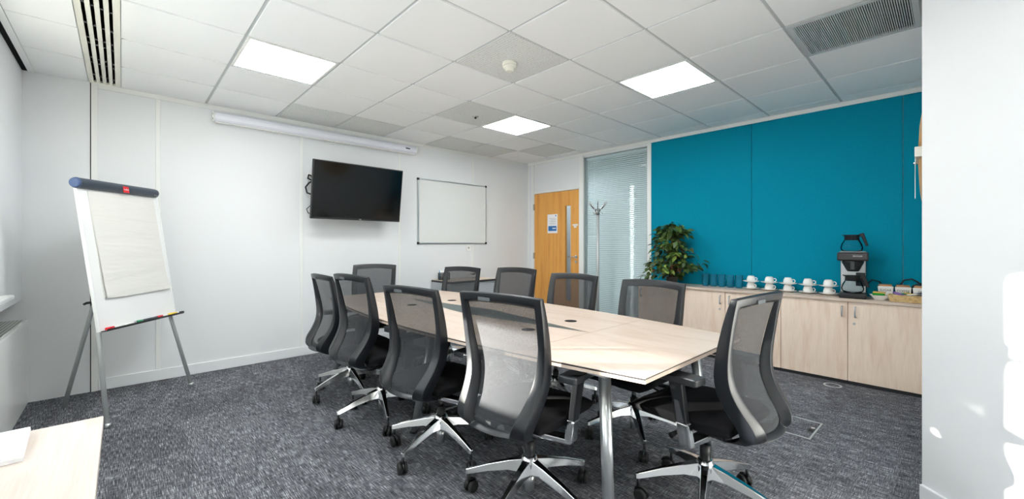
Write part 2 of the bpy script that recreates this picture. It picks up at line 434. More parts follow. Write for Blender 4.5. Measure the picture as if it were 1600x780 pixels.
tb = MB().box((3.92, YT - 0.014, 0.001), (XB - 0.02, YT - 0.0005, 0.098)).build('baseboard_back', 'skirting', None, 0.003); struct(tb)

# ---- left wall with windows (daylight side)
wl = MB(); XO = XL - 0.26
W1 = (1.45, 3.98, 0.91, 2.40); W2 = (-0.3, 0.85, 0.91, 2.40)
def wseg(y0, y1, z0, z1, xf=XL): wl.box((XO, y0, z0), (xf, y1, z1))
wseg(YBK, W2[0], -0.05, ZC + 0.06); wseg(W2[1], W1[0], 0.80, ZC + 0.06); wseg(W1[1], YT, 0.80, ZC + 0.06)
for w in (W1, W2): wseg(w[0], w[1], w[3], ZC + 0.06)
wl.box((XO, W2[0], -0.05), (-0.70, YT, 0.80))
wl.box((XO, W1[0], 0.80), (XL, W1[1], W1[2] - 0.03)); wl.box((XO, W2[0], 0.80), (XL, W2[1], W2[2] - 0.03))
struct(wl.build('wall_left', 'wall_cool'))
for k, w in enumerate((W1, W2)):
    wn = MB().box((XL - 0.01, w[0] - 0.10, w[2] - 0.03), (-0.495, w[1] + (0.10 if k == 0 else 0.1), w[2])).box((XO + 0.02, w[0], w[2] - 0.03), (XL - 0.01, w[1], w[2]))
    wo = wn.build('window_%d' % (k + 1), 'white_gloss', None, 0.008, 3); struct(wo)
    f = MB(); xa, xb = XO + 0.04, XO + 0.10
    n = 3 if k == 0 else 2; cuts = ((1.45, 3.05, 3.56, 3.98), (-0.3, 0.3, 0.85))
    f.box((xa, w[0], w[2]), (xb, w[0] + 0.05, w[3])); f.box((xa, w[1] - 0.05, w[2]), (xb, w[1], w[3]))
    f.box((xa, w[0], w[2]), (xb, w[1], w[2] + 0.05)); f.box((xa, w[0], w[3] - 0.05), (xb, w[1], w[3]))
    for q in range(1, n): 
        yy = cuts[k][q]; f.box((xa, yy - 0.03, w[2]), (xb, yy + 0.03, w[3]))
    f.box((xa, w[0], 1.515), (xb, w[1], 1.565))
    f.build('window_frame', 'white_metal', wo)
    for q in range(n):
        ya = cuts[k][q] + 0.03; yb = cuts[k][q + 1] - 0.03
        MB().box((xa + 0.025, ya, w[2] + 0.04), (xa + 0.031, yb, w[3] - 0.04)).build('pane', 'window_glass', wo)

for y0, y1, zb, lab in ((3.04, 3.565, 1.335, 'added unseen blind cutting the sun in the middle window pane'), (3.572, 3.97, 0.97, 'added unseen blind diffusing the sun in the pane by the flipchart'), (1.46, 3.034, 1.86, 'added unseen blind trimming the sun in the wide window pane'), (-0.29, 0.84, 1.35, 'added unseen blind dimming the window behind the camera')):
    t = thing('added_blind', lab, 'blind', (0, 0, 0), 0, 'added unseen blinds')  # unseen blinds, added to shape the sun patches and cut daylight
    MB().cyl((XO + 0.135, y0, 2.36), (XO + 0.135, y1, 2.36), 0.022, n=14).build('roller', 'white_plastic', t)
    MB().box((XO + 0.112, y0 + 0.01, zb), (XO + 0.1135, y1 - 0.01, 2.36)).build('fabric', 'added_blind_fabric', t)
    MB().box((XO + 0.106, y0 + 0.01, zb - 0.02), (XO + 0.120, y1 - 0.01, zb)).build('bottom_bar', 'white_plastic', t)

# ---- back wall behind the camera, end wall beside the cupboards, angled pier wall
struct(MB().box((XL - 0.25, YBK - 0.15, -0.05), (1.2, YBK, ZC + 0.06)).build('wall_front', 'wall_white'))
pp = [(PA.x, PA.y), (PE.x, PE.y), (PE.x + 1.2, PE.y - 0.4), (XB + 0.2, PE.y - 0.4), (XB + 0.2, YE), (PA.x + 0.01, YE)]
pw = MB().prism(pp, -0.05, ZC + 0.06).build('wall_right', 'wall_white', None, recalc=True); struct(pw)
nrm = Vector((-S_, C_))     # into the room
q = [(PA + nrm * 0.0), (PE + nrm * 0.0), (PE + nrm * 0.016), (PA + nrm * 0.016)]
bb = MB().prism([(p.x, p.y) for p in q], 0.001, 0.1).build('baseboard_right', 'skirting', None, 0.004, recalc=True); struct(bb)

# ---- blue wall (wall_side): white framing, door, glazed panel, fabric panels
wr = MB()
D0, D1, DH = 3.83, 4.757, 2.045           # door
P0, P1, PT = 2.722, 3.748, 2.505          # glazed panel
wr.box((XB, YE - 0.05, -0.05), (XB + 0.12, 2.668, ZC + 0.06))
wr.box((XB, 2.668, -0.05), (XB + 0.12, P0, ZC + 0.06)); wr.box((XB, P1, -0.05), (XB + 0.12, D0, ZC + 0.06))
wr.box((XB, D1, -0.05), (XB + 0.12, YT + 0.1, ZC + 0.06)); wr.box((XB, D0, DH + 0.004), (XB + 0.12, D1, ZC + 0.06)); wr.box((XB, P0, PT), (XB + 0.12, P1, ZC + 0.06))
wr = struct(wr.build('wall_side', 'wall_white'))
for y0, y1 in ((YE, 0.2965), (0.2995, 1.4925), (1.4955, 2.664)):
    MB().box((XB - 0.014, y0, 0.0), (XB, y1, ZC - 0.043)).build('fabric_panel', 'blue_fabric', wr, 0.003)
MB().box((XB - 0.018, YE, ZC - 0.042), (XB, P0 - 0.05, ZC - 0.001)).build('head_trim', 'trim_cream', wr, 0.002)
MB().box((XB - 0.012, P0 - 0.05, ZC - 0.042), (XB, YT - 0.012, ZC - 0.001)).build('head_trim', 'trim_cream', wr, 0.002)
for y0, y1 in ((2.666, P0), (P1, D0 - 0.002), (D1 + 0.002, D1 + 0.06)):
    MB().box((XB - 0.012, y0, 0.0), (XB, y1, ZC - 0.043)).build('cover_strip', 'trim_cream', wr, 0.003)
MB().box((XB - 0.012, D0, DH + 0.004), (XB, D1, DH + 0.035)).build('cover_strip', 'trim_cream', wr, 0.003)
MB().box((XB - 0.007, YT - 0.045, 0.0), (XB, YT - 0.013, ZC - 0.043)).build('cover_strip', 'trim_cream', wr, 0.002)

# door
dr = MB()
vy0, vy1, vz0, vz1 = 3.985, 4.105, 0.35, 1.815
for a, b in (((D0 + 0.003, 0.006), (vy0, DH)), ((vy1, 0.006), (D1 - 0.003, DH)), ((vy0, 0.006), (vy1, vz0)), ((vy0, vz1), (vy1, DH))):
    dr.box((XB + 0.003, a[0], a[1]), (XB + 0.047, b[0], b[1]))
do = struct(dr.build('door_1', 'oak'))
fr = MB()
for a, b in (((vy0 - 0.008, vz0 - 0.008), (vy0 + 0.004, vz1 + 0.008)), ((vy1 - 0.004, vz0 - 0.008), (vy1 + 0.012, vz1 + 0.008)), ((vy0, vz0 - 0.008), (vy1, vz0 + 0.004)), ((vy0, vz1 - 0.004), (vy1, vz1 + 0.008))):
    fr.box((XB - 0.002, a[0], a[1]), (XB + 0.02, b[0], b[1]))
fr.build('glazing_bead', 'oak', do)
MB().box((XB + 0.022, vy0, vz0), (XB + 0.028, vy1, vz1)).build('vision_pane', 'partition_glass', do)
for z in (1.83, 1.03, 0.25):
    MB().box((XB - 0.016, D1 - 0.012, z - 0.05), (XB + 0.004, D1 + 0.016, z + 0.05)).build('hinge', 'steel', do, 0.002)
hd = MB().cyl((XB + 0.003, 3.885, 1.03), (XB - 0.012, 3.885, 1.03), 0.026, n=20).build('handle', 'steel', do)
MB().tube([(XB - 0.01, 3.885, 1.03), (XB - 0.05, 3.885, 1.03), (XB - 0.055, 3.90, 1.03), (XB - 0.055, 4.0, 1.03)], 0.009).build('lever', 'steel', hd)
MB().cyl((XB + 0.003, 3.885, 0.955), (XB - 0.014, 3.885, 0.955), 0.02, n=18).build('lock', 'steel', hd)
MB().box((XB - 0.001, 3.855, 1.50), (XB + 0.003, 3.955, 1.525)).build('door_plate', 'white_plastic', do)
MB().box((XB - 0.001, 3.885, 1.47), (XB + 0.003, 3.93, 1.495)).build('door_plate', 'white_plastic', do)
# corridor behind door and glazing (so that glass shows something)
cr = MB()
cr.box((XB + 1.5, 2.2, -0.05), (XB + 1.55, 5.2, ZC)); cr.box((XB + 0.12, 2.15, -0.05), (XB + 1.5, 2.2, ZC)); cr.box((XB + 0.12, 5.2, -0.05), (XB + 1.5, 5.25, ZC))
cr.box((XB + 0.12, 2.2, ZC), (XB + 1.5, 5.2, ZC + 0.05)); cr.box((XB + 0.12, 2.2, -0.1), (XB + 1.5, 5.2, -0.05))
struct(cr.build('wall_corridor', 'corridor'))
t = thing('ceiling_light', 'added unseen lamp panel lighting the corridor beyond the oak door', 'ceiling light', (XB + 0.8, 4.75, ZC - 0.004))  # unseen lamp, added to brighten the corridor behind the glass
MB().box((-0.3, -0.3, -0.004), (0.3, 0.3, 0.0)).build('diffuser', 'led', t)
MB().box((-0.32, -0.32, -0.001), (0.32, 0.32, 0.003)).build('frame', 'white_plastic', t)

# glazed panel
wn = MB()
wn.box((XB + 0.0, P0, 0.0), (XB + 0.03, P0 + 0.012, PT)); wn.box((XB, P1 - 0.012, 0), (XB + 0.03, P1, PT)); wn.box((XB, P0, PT - 0.012), (XB + 0.03, P1, PT)); wn.box((XB, P0, 0), (XB + 0.03, P1, 0.03))
wno = struct(wn.build('window_3', 'silver_matt'))
MB().box((XB + 0.008, P0 + 0.01, 0.03), (XB + 0.014, P1 - 0.01, PT - 0.012)).build('pane', 'partition_glass', wno)
MB().box((XB + 0.11, P0, 0.03), (XB + 0.116, P1, PT)).build('pane', 'partition_glass', wno)
bl = thing('venetian_blind', 'pale grey venetian blind closed inside the glazed panel', 'blind', (XB + 0.06, (P0 + P1) / 2, 0))
sm = MB()
hw = (P1 - P0) / 2 - 0.022; a = math.radians(54); r = 0.0132
sm.grid(lambda u, v: (math.cos(a) * (2 * v - 1) * r + 0.0015 * (1 - (2 * v - 1) ** 2), (2 * u - 1) * hw, math.sin(a) * (2 * v - 1) * r), 1, 4)
sme = sm.mesh('slat'); sme.materials.append(MATS['slat'])
MB().box((-0.014, -hw - 0.005, PT - 0.045), (0.014, hw + 0.005, PT - 0.014)).build('head_rail', 'slat', bl)
z = PT - 0.06
while z > 0.06:
    o = put('slat', sme, bl); o.location = (0, 0, z); z -= 0.0265
for yy in (-hw * 0.75, hw * 0.72):
    MB().box((-0.0155, yy - 0.002, 0.05), (-0.0145, yy + 0.002, PT - 0.03)).build('ladder_cord', 'slat', bl)

# ================================================================== FITTINGS
# slot diffuser in the ceiling
t = thing('slot_diffuser', 'long four-slot linear air diffuser in the ceiling', 'air vent', (0, 0, ZC))
x0, x1 = -0.196, -0.006; y0, y1 = -0.4, YT - 0.004
fr = MB(); fr.box((x0, y0, -0.003), (x0 + 0.028, y1, 0.012)); fr.box((x1 - 0.032, y0, -0.003), (x1, y1, 0.012)); fr.box((x0 + 0.028, y1 - 0.055, -0.003), (x1 - 0.032, y1, 0.012)); fr.build('frame', 'cream_plastic', t)
n = 4; pit = 0.038; sw = 0.0215
for k in range(n - 1):
    xs = x0 + 0.028 + 0.0165 + pit * k
    MB().box((xs, y0, -0.003), (xs + sw, y1 - 0.05, 0.012)).build('slot_bar', 'cream_plastic', t)
MB().box((x0 + 0.003, y0, 0.010), (x1 - 0.003, y1, 0.0115)).build('dark_backing', 'void_dark', t)
cl = MB().box((-0.008, -0.0015, 0.0), (0.008, 0.0015, 0.009)).mesh('spacer_clip'); cl.materials.append(MATS['silver'])
for k in range(n):
    for yy in (4.67, 4.36, 4.25, 3.95, 3.84, 3.6, 3.3):
        o = put('spacer_clip', cl, t); o.location = (x0 + 0.028 + 0.00825 + pit * k, yy + 0.02 * k, 0.0005)
# air-conditioning grille
t = thing('air_grille', 'square grey louvred air grille in the ceiling by the pier', 'air vent', (GX + 0.6 * 2.5, GY - 0.6 * 2.5, ZC))
fr = MB(); a, b = 0.290, 0.262
for q in ((-a, -a, a, -b), (-a, b, a, a), (-a, -b, -b, b), (b, -b, a, b)): fr.box((q[0], q[1], -0.004), (q[2], q[3], 0.011))
fr.build('frame', 'tbar', t)
MB().box((-b, -b, 0.009), (b, b, 0.0105)).build('dark_backing', 'void_dark', t)
gb = MB().box((-b, -0.0024, -0.003), (b, 0.0024, 0.008)).mesh('grille_bar'); gb.materials.append(MATS['tbar'])
for k in range(52):
    o = put('grille_bar', gb, t); o.location = (0, -b + 0.005 + k * (2 * b - 0.01) / 51, 0)
# smoke detector, small ceiling sensor
t = thing('smoke_detector', 'white round smoke detector on the ceiling', 'smoke detector', (GX + 0.31, GY + 0.335, ZC))
MB().lathe([(0.0, 0.0), (0.055, 0.0), (0.055, -0.016), (0.052, -0.02), (0.0, -0.02)], 28).build('base', 'cream_plastic', t, recalc=True)
MB().lathe([(0.0, -0.02), (0.048, -0.02), (0.050, -0.032), (0.046, -0.038), (0.032, -0.040), (0.032, -0.058), (0.026, -0.062), (0, -0.062)], 28).build('sensor_head', 'cream_plastic', t, recalc=True)
t = thing('ceiling_sensor', 'tiny dark sensor on a grooved ceiling tile', 'sensor', (2.716, 3.447, ZC))
MB().lathe([(0, 0), (0.035, 0), (0.03, -0.008), (0, -0.009)], 20).build('plate', 'silver_matt', t, recalc=True)
MB().lathe([(0, -0.008), (0.012, -0.009), (0.010, -0.024), (0, -0.026)], 14).build('bulb', 'black_plastic', t, recalc=True)

# projector screen housing
t = thing('projector_screen', 'long white rolled-up projector screen housing on the wall', 'projector screen', (0, 0, 0))
xa, xb, yf, zt, zb = 0.635, 2.83, YT - 0.095, 2.500, 2.408
prof = [(YT - 0.012, zb + 0.01), (YT - 0.012, zt), (yf + 0.03, zt), (yf + 0.008, zt - 0.012), (yf, zt - 0.04), (yf + 0.004, zb + 0.02), (yf + 0.02, zb), (YT - 0.03, zb)]
k = len(prof); hs = MB(); hs.add([(xa + 0.012, y, z) for y, z in prof] + [(xb - 0.012, y, z) for y, z in prof], [tuple(range(k)), tuple(range(2 * k - 1, k - 1, -1))] + [(i, k + i, k + (i + 1) % k, (i + 1) % k) for i in range(k)])
hs.build('housing', 'screen_case', t, 0.003, recalc=True)
for x0, x1 in ((xa, xa + 0.012), (xb - 0.012, xb)):
    p2 = [(y + (0.003 if y > YT - 0.02 else -0.003), z + (0.003 if z > 2.45 else -0.003)) for y, z in prof]
    e = MB().add([(x0, y, z) for y, z in p2] + [(x1, y, z) for y, z in p2], [tuple(range(k)), tuple(range(2 * k - 1, k - 1, -1))] + [(i, k + i, k + (i + 1) % k, (i + 1) % k) for i in range(k)])
    e.build('end_cap', 'white_plastic', t, 0.002, recalc=True)
MB().box((xa + 0.02, yf + 0.024, zb - 0.012), (xb - 0.02, yf + 0.05, zb - 0.001)).build('bottom_bar', 'white_plastic', t, 0.003)
MB().tube([(1.66, yf + 0.035, zb - 0.008), (1.665, yf + 0.03, zb - 0.026), (1.69, yf + 0.028, zb - 0.034), (1.76, yf + 0.028, zb - 0.034), (1.785, yf + 0.03, zb - 0.026), (1.79, yf + 0.035, zb - 0.008)], 0.006).build('pull_handle', 'white_plastic', t)
MB().box((2.66, yf - 0.002, 2.452), (2.72, yf + 0.001, 2.466)).build('logo_badge', 'ink_black', t)
for zz in (2.43, 2.475): MB().cyl((xa - 0.002, yf + 0.03, zz), (xa, yf + 0.03, zz), 0.008, n=12).build('screw', 'ink_black', t)

# whiteboard 1.2 x 0.9
t = thing('whiteboard', 'blank wall-mounted whiteboard with silver frame and black corners', 'whiteboard', (0, 0, 0))
xa, xb, za, zb = 2.878, 4.066, 1.228, 2.108; yw = YT - 0.016
MB().box((xa + 0.005, yw, za + 0.005), (xb - 0.005, YT - 0.001, zb - 0.005)).build('board', 'whiteboard', t)
for a, b in (((xa, za), (xb, za + 0.016)), ((xa, zb - 0.016), (xb, zb)), ((xa, za), (xa + 0.016, zb)), ((xb - 0.016, za), (xb, zb))):
    MB().box((a[0], yw - 0.005, a[1]), (b[0], YT - 0.001, b[1])).build('frame_rail', 'silver', t, 0.002)
for xx in (xa, xb):
    for zz in (za, zb):
        MB().box((xx - 0.006 if xx == xa else xx - 0.024, yw - 0.008, zz - 0.006 if zz == za else zz - 0.024), (xx + 0.024 if xx == xa else xx + 0.006, YT - 0.001, zz + 0.024 if zz == za else zz + 0.006)).build('corner_cap', 'black_plastic', t, 0.004)
def socket(name, label, x, z, w=0.086, h=0.086):
    t = thing(name, label, 'socket', (x, YT, z))
    MB().box((-w / 2, -0.009, -h / 2), (w / 2, -0.0005, h / 2)).build('faceplate', 'white_plastic', t, 0.003)
    MB().box((-0.012, -0.0105, -0.01), (0.012, -0.0085, 0.014)).build('outlet', 'ink_grey', t)
    MB().box((0.016, -0.0125, 0.012), (0.028, -0.0085, 0.030)).build('switch', 'white_plastic', t)
    return t
socket('wall_socket', 'small white wall socket below the whiteboard', 3.735, 1.165)
socket('wall_socket', 'white socket plate behind the left edge of the television', 1.545, 1.975)
t = tag(MB().tube([(1.545, YT - 0.02, 1.985), (1.50, YT - 0.05, 1.99), (1.49, YT - 0.05, 1.95), (1.53, YT - 0.05, 1.935), (1.55, YT - 0.06, 1.93), (1.50, YT - 0.06, 1.90), (1.465, YT - 0.06, 1.85), (1.48, YT - 0.06, 1.79), (1.56, YT - 0.07, 1.76), (1.70, YT - 0.1, 1.76)], 0.009, 8).build('power_cable', 'black_rubber'), 'black cable looping out from behind the television', 'cable')
t = tag(MB().tube([(1.66, YT - 0.1, 1.68), (1.52, YT - 0.07, 1.66), (1.475, YT - 0.06, 1.61), (1.49, YT - 0.06, 1.57), (1.54, YT - 0.07, 1.545), (1.66, YT - 0.1, 1.55)], 0.005, 8).build('signal_cable', 'black_rubber'), 'thin dark cable loop near the lower television corner', 'cable')

# television, tilted down a little
t = thing('television', 'large black flat-screen television on a wall bracket', 'television', (1.985, 4.655, 1.812)); t.rotation_euler = (math.radians(8), 0, math.radians(1.5))
hw, hh = 0.525, 0.315
MB().box((-hw, -0.012, -hh), (hw, 0.022, hh)).build('casing', 'black_plastic', t, 0.004)
MB().box((-hw + 0.012, -0.0135, -hh + 0.022), (hw - 0.012, -0.0115, hh - 0.012)).build('screen', 'tv_screen', t)
MB().box((-hw, -0.0128, -hh - 0.004), (hw, 0.0, -hh + 0.001)).build('chin_strip', 'silver', t)
MB().box((-0.30, 0.02, -0.22), (0.30, 0.055, 0.16)).build('rear_housing', 'black_plastic', t, 0.01)
text('logo', 'LG', 0.020, facing((0.02, -0.0137, -hh + 0.011), (1, 0, 0), (0, 0, 1)), 'white_plastic', t)
br = MB().box((-0.22, 0.053, -0.18), (0.22, 0.07, 0.16)).build('bracket', 'black_plastic', t)
MB().box((-0.08, 0.065, -0.10), (0.08, 0.235, 0.06)).build('bracket_arm', 'black_plastic', br)

# ---- flipchart easel
FU = Vector((0.62, 0.784, 0)); FB = Vector((-0.784, 0.62, 0)); F0 = Vector((-0.07, 3.87, 0)); TL = 0.1475
def fp(s, z, off=0.0): return F0 + FU * s + FB * (TL * z - off) + Vector((0, 0, z))      # off > 0 : in front of the board
FW = (FB * TL + Vector((0, 0, 1))).normalized(); FN = FU.cross(FW)                        # FN points to the room
FN = FN if FN.dot(-FB) > 0 else -FN
t = thing('flipchart_easel', 'white flipchart easel on silver tripod legs', 'flipchart', (0, 0, 0))
def slab(s0, s1, z0, z1, o0, o1):
    q = [(s0, z0), (s1, z0), (s1, z1), (s0, z1)]
    return MB().hexa([fp(s, z, 0) + FN * o0 for s, z in q], [fp(s, z, 0) + FN * o1 for s, z in q])
slab(0.06, 0.76, 0.635, 1.63, -0.012, 0.0).build('board', 'white_gloss', t, recalc=True)
slab(0.048, 0.062, 0.63, 1.635, -0.016, 0.004).build('edge_trim', 'white_gloss', t, 0.002, recalc=True)
slab(0.758, 0.770, 0.63, 1.635, -0.016, 0.004).build('edge_trim', 'white_gloss', t, 0.002, recalc=True)
tp0, tp1 = fp(0.042, 1.645) + FN * 0.008, fp(0.752, 1.652) + FN * 0.008
cb = MB(); d = (tp1 - tp0).normalized()
cb.tube([tp0, tp0 + d * 0.01, tp1 - d * 0.03, tp1 - d * 0.012, tp1], [0.036, 0.036, 0.036, 0.033, 0.022], 24)
bar = cb.build('clamp_bar', 'bar_blue', t)
MB().cyl(tp0 - d * 0.012, tp0 + d * 0.006, 0.030, 0.0375, 24).build('bar_end', 'bar_cap', bar)
sb = slab(0.378, 0.428, 1.612, 1.660, 0.040, 0.0465).build('badge', 'red', bar, 0.003, recalc=True)
text('badge_lettering', 'nobo', 0.021, facing(fp(0.403, 1.637) + FN * 0.047, FU, FW), 'white_plastic', sb)
text('bar_lettering', 'Piranha', 0.013, facing(fp(0.705, 1.628) + FN * 0.0385, FU, FW), 'ink_grey', bar)
tray = slab(0.064, 0.79, 0.628, 0.634, 0.0, 0.045).build('pen_tray', 'black_plastic', t, recalc=True)
slab(0.064, 0.79, 0.634, 0.642, 0.040, 0.045).build('tray_lip', 'black_plastic', tray, recalc=True)
slab(0.784, 0.81, 0.628, 0.648, 0.004, 0.045).build('tray_end', 'black_rubber', tray, 0.004, recalc=True)
lg = MB().tube([F0 + Vector((0, 0, 0.002)), fp(0.085, 0.70) + FN * -0.03, fp(0.12, 1.2) + FN * -0.03], [0.014, 0.014, 0.013], 14).build('leg', 'silver_matt', t)
MB().cyl(F0 + Vector((0, 0, 0.001)), F0 + Vector((0.003, 0.003, 0.03)), 0.016, n=14).build('foot', 'silver', lg)
FR = F0 + FU * 0.823
lg = MB().tube([FR + Vector((0, 0, 0.002)), fp(0.735, 0.70) + FN * -0.03, fp(0.70, 1.2) + FN * -0.03], [0.014, 0.014, 0.013], 14).build('leg', 'silver_matt', t)
MB().cyl(FR + Vector((0, 0, 0.001)), FR + Vector((-0.003, -0.003, 0.03)), 0.016, n=14).build('foot', 'silver', lg)
RF = Vector((-0.317, 4.596, 0.002)); RT = Vector((0.0, 4.34, 1.5)); mid = RF.lerp(RT, 0.52)
lg = MB().tube([RF, mid, RT], [0.014, 0.014, 0.011], 14).build('leg', 'silver_matt', t)
cp = RF.lerp(RT, 0.525); MB().cyl(cp - (RT - RF).normalized() * 0.02, cp + (RT - RF).normalized() * 0.02, 0.021, n=14).build('clamp', 'black_plastic', lg)
MB().tube([cp, cp + Vector((-0.04, -0.025, 0.0)), cp + Vector((-0.055, -0.035, -0.008))], 0.009).build('clamp_lever', 'black_plastic', lg)
# paper pad
t = thing('flipchart_pad', 'large blank cream paper pad clipped on the flipchart', 'paper pad', (0, 0, 0))
def pad(u, v):
    s = (0.128 + 0.587 * u) + 0.008 * v; z = 1.600 - 0.750 * v - 0.004 * math.sin(u * 5)
    w = 0.004 * math.sin(v * 34 + u * 3) * v * 0.35 + 0.010 * v * v + (0.016 * max(0, v - 0.86) / 0.14 * max(0, u - 0.75) / 0.25) + 0.005
    return fp(s, z) + FN * w
MB().grid(pad, 24, 40).build('top_sheet', 'flip_paper', t)
slab(0.128, 0.716, 0.856, 1.60, 0.0008, 0.0045).build('sheet_block', 'flip_paper', t, recalc=True)
# pens on the tray
def pen(name, label, s, length, cols, r=0.009, o=0.018):
    t = thing(name, label, 'marker pen', (0, 0, 0), 0, 'marker pens on the flipchart tray')
    c = fp(s, 0.6345) + FN * o + Vector((0, 0, r + 0.001)); q = 0
    for nm, frac, m, rr in cols:
        MB().cyl(c + FU * (q * length), c + FU * ((q + frac) * length), rr, n=14).build(nm, m, t); q += frac
pen('marker_pen', 'red-capped white marker at the left end of the flipchart tray', 0.085, 0.135, (('cap', 0.42, 'red', 0.0095), ('barrel', 0.58, 'white_plastic', 0.008)))
pen('marker_pen', 'slim clear marker beside the red-capped one on the tray', 0.232, 0.10, (('barrel', 0.8, 'white_plastic', 0.008), ('cap', 0.2, 'ink_grey', 0.008)))
pen('marker_pen', 'green-capped black marker in the middle of the tray', 0.345, 0.19, (('cap', 0.25, 'green', 0.0095), ('barrel', 0.75, 'bar_blue', 0.009)))
pen('marker_pen', 'red-capped marker right of the green-capped one', 0.538, 0.11, (('cap', 0.5, 'red', 0.0095), ('barrel', 0.5, 'white_plastic', 0.008)))
pen('marker_pen', 'yellow marker at the right end of the flipchart tray', 0.655, 0.12, (('barrel', 0.8, 'yellow', 0.009), ('cap', 0.2, 'white_plastic', 0.008)))

# ---- radiator cover under the window
t = thing('radiator_cover', 'glossy white radiator cover with perforated top below the window', 'radiator cover', (0, 0, 0))
MB().box((-0.698, 1.9, 0.001), (-0.527, YT - 0.002, 0.640)).build('casing', 'radiator', t, 0.003)
MB().box((-0.695, 1.92, 0.640), (-0.545, YT - 0.02, 0.6465)).build('perforated_top', 'perforated', t)
MB().box((-0.545, 1.9, 0.640), (-0.527, YT - 0.002, 0.6475)).build('top_rim', 'radiator', t, 0.002)

# ---- desk corner at lower left and papers on it
t = thing('side_desk', 'pale maple side desk at the lower left', 'desk', (0, 0, 0))
MB().box((-0.522, 0.25, 0.710), (-0.038, 1.690, 0.735)).build('desk_top', 'maple_desk', t, 0.002)
for xx in (-0.50, -0.09):
    for yy in (0.30, 1.62): MB().box((xx, yy, 0.001), (xx + 0.035, yy + 0.035, 0.710)).build('leg', 'silver', t, 0.003)
MB().box((-0.48, 0.34, 0.65), (-0.08, 0.36, 0.71)).build('rail', 'silver', t); MB().box((-0.48, 1.60, 0.65), (-0.08, 1.62, 0.71)).build('rail', 'silver', t)
t = thing('paper_stack', 'stack of white paper on the side desk', 'paper', (0, 0, 0))
a = math.radians(3)
def ppr(x, y): return (-0.176 + x * math.cos(a) - y * math.sin(a), 1.675 + x * math.sin(a) + y * math.cos(a))
for k in range(5):
    o = 0.002 * random.uniform(-1, 1)
    MB().prism([ppr(-0.297 + o, -0.21), ppr(o, -0.21 + o), ppr(o, -0.0), ppr(-0.297 + o, 0)], 0.7355 + k * 0.003, 0.7355 + k * 0.003 + 0.0026).build('sheet_bundle', 'paper_white', t)

# ---- conference table
TX, TY, TZ = 1.91, 2.385, 0.735
t = thing('conference_table', 'long boat-shaped maple conference table with dark centre strip', 'table', (TX, TY, 0))
HL = 1.605
def hwid(y): return 0.498 + 0.172 * (1 - (abs(y) / HL) ** 1.8)
JY = 0.99
def strip(y): return max(0.0, 0.125 * (1 - (abs(y) / (JY + 0.0)) ** 1.15))
ys = [-JY + 2 * JY * k / 40 for k in range(41)]
for sg in (-1, 1):
    poly = [(sg * strip(y) + sg * 0.0008, y) for y in ys] + [(sg * hwid(y), y) for y in reversed(ys)]
    MB().prism(poly, TZ - 0.022, TZ).build('side_panel', 'maple_top', t, recalc=True)
    ye = [sg * (JY + 0.003), sg * HL]; yy = [ye[0] + (ye[1] - ye[0]) * k / 14 for k in range(15)]
    poly = [(hwid(y), y) for y in yy] + [(-hwid(y), y) for y in reversed(yy)]
    MB().prism(poly, TZ - 0.022, TZ).build('end_panel', 'maple_top', t, recalc=True)
MB().prism([(strip(y), y) for y in ys] + [(-strip(y), y) for y in reversed(ys)][1:-1], TZ - 0.02, TZ - 0.0012).build('centre_strip', 'glass_strip', t, recalc=True)
yy = [-HL + 2 * HL * k / 60 for k in range(61)]
outer = [(hwid(y) + 0.002, y * 1.001) for y in yy] + [(-hwid(y) - 0.002, y * 1.001) for y in reversed(yy)]
inner = [(x * 0.955, y * 0.985) for x, y in outer]; k = len(outer)
eb = MB().add([(x, y, TZ - 0.002) for x, y in outer] + [(x * 0.996, y * 0.998, TZ - 0.010) for x, y in outer] + [(x, y, TZ - 0.030) for x, y in inner] + [(x * 0.99, y * 0.995, TZ - 0.004) for x, y in outer],
     [(i, (i + 1) % k, k + (i + 1) % k, k + i) for i in range(k)] + [(k + i, k + (i + 1) % k, 2 * k + (i + 1) % k, 2 * k + i) for i in range(k)] + [(i, 3 * k + i, 3 * k + (i + 1) % k, (i + 1) % k) for i in range(k)])
eb.build('edge_band', 'table_edge', t, recalc=True)
MB().prism(inner, TZ - 0.030, TZ - 0.0225).build('underside', 'table_edge', t, recalc=True)
for sx in (-1, 1):
    for yy in (-0.70, 0.62): 
        g = MB().lathe([(0, 0), (0.040, 0), (0.040, 0.0015), (0.034, 0.0022), (0, 0.0022)], 28, (sx * 0.195, yy, TZ - 0.0008)).build('grommet', 'matt_black', t, recalc=True)
for yy, f in ((-1.38, -1), (0.03, 0), (1.42, 1)):
    for sx in (-1, 1):
        top = Vector((sx * (0.43 if f else 0.36), yy, TZ - 0.03)); ft = Vector((sx * (0.495 if f else 0.52), yy + 0.07 * f, 0.004))
        l = MB().cyl(ft, top, 0.023, 0.026, 20).build('leg', 'silver', t)
        MB().cyl(ft - Vector((0, 0, 0.003)), ft + Vector((0, 0, 0.012)), 0.026, n=20).build('foot', 'black_rubber', l)
        MB().box((top.x - 0.06, top.y - 0.045, TZ - 0.045), (top.x + 0.06, top.y + 0.045, TZ - 0.0305)).build('mounting_plate', 'silver', l)
    MB().box((-0.40, yy - 0.03, TZ - 0.065), (0.40, yy + 0.03, TZ - 0.0315)).build('cross_beam', 'silver', t, 0.003)
for sx in (-0.28, 0.28): MB().box((sx - 0.02, -1.38, TZ - 0.06), (sx + 0.02, 1.42, TZ - 0.0315)).build('long_beam', 'silver', t)
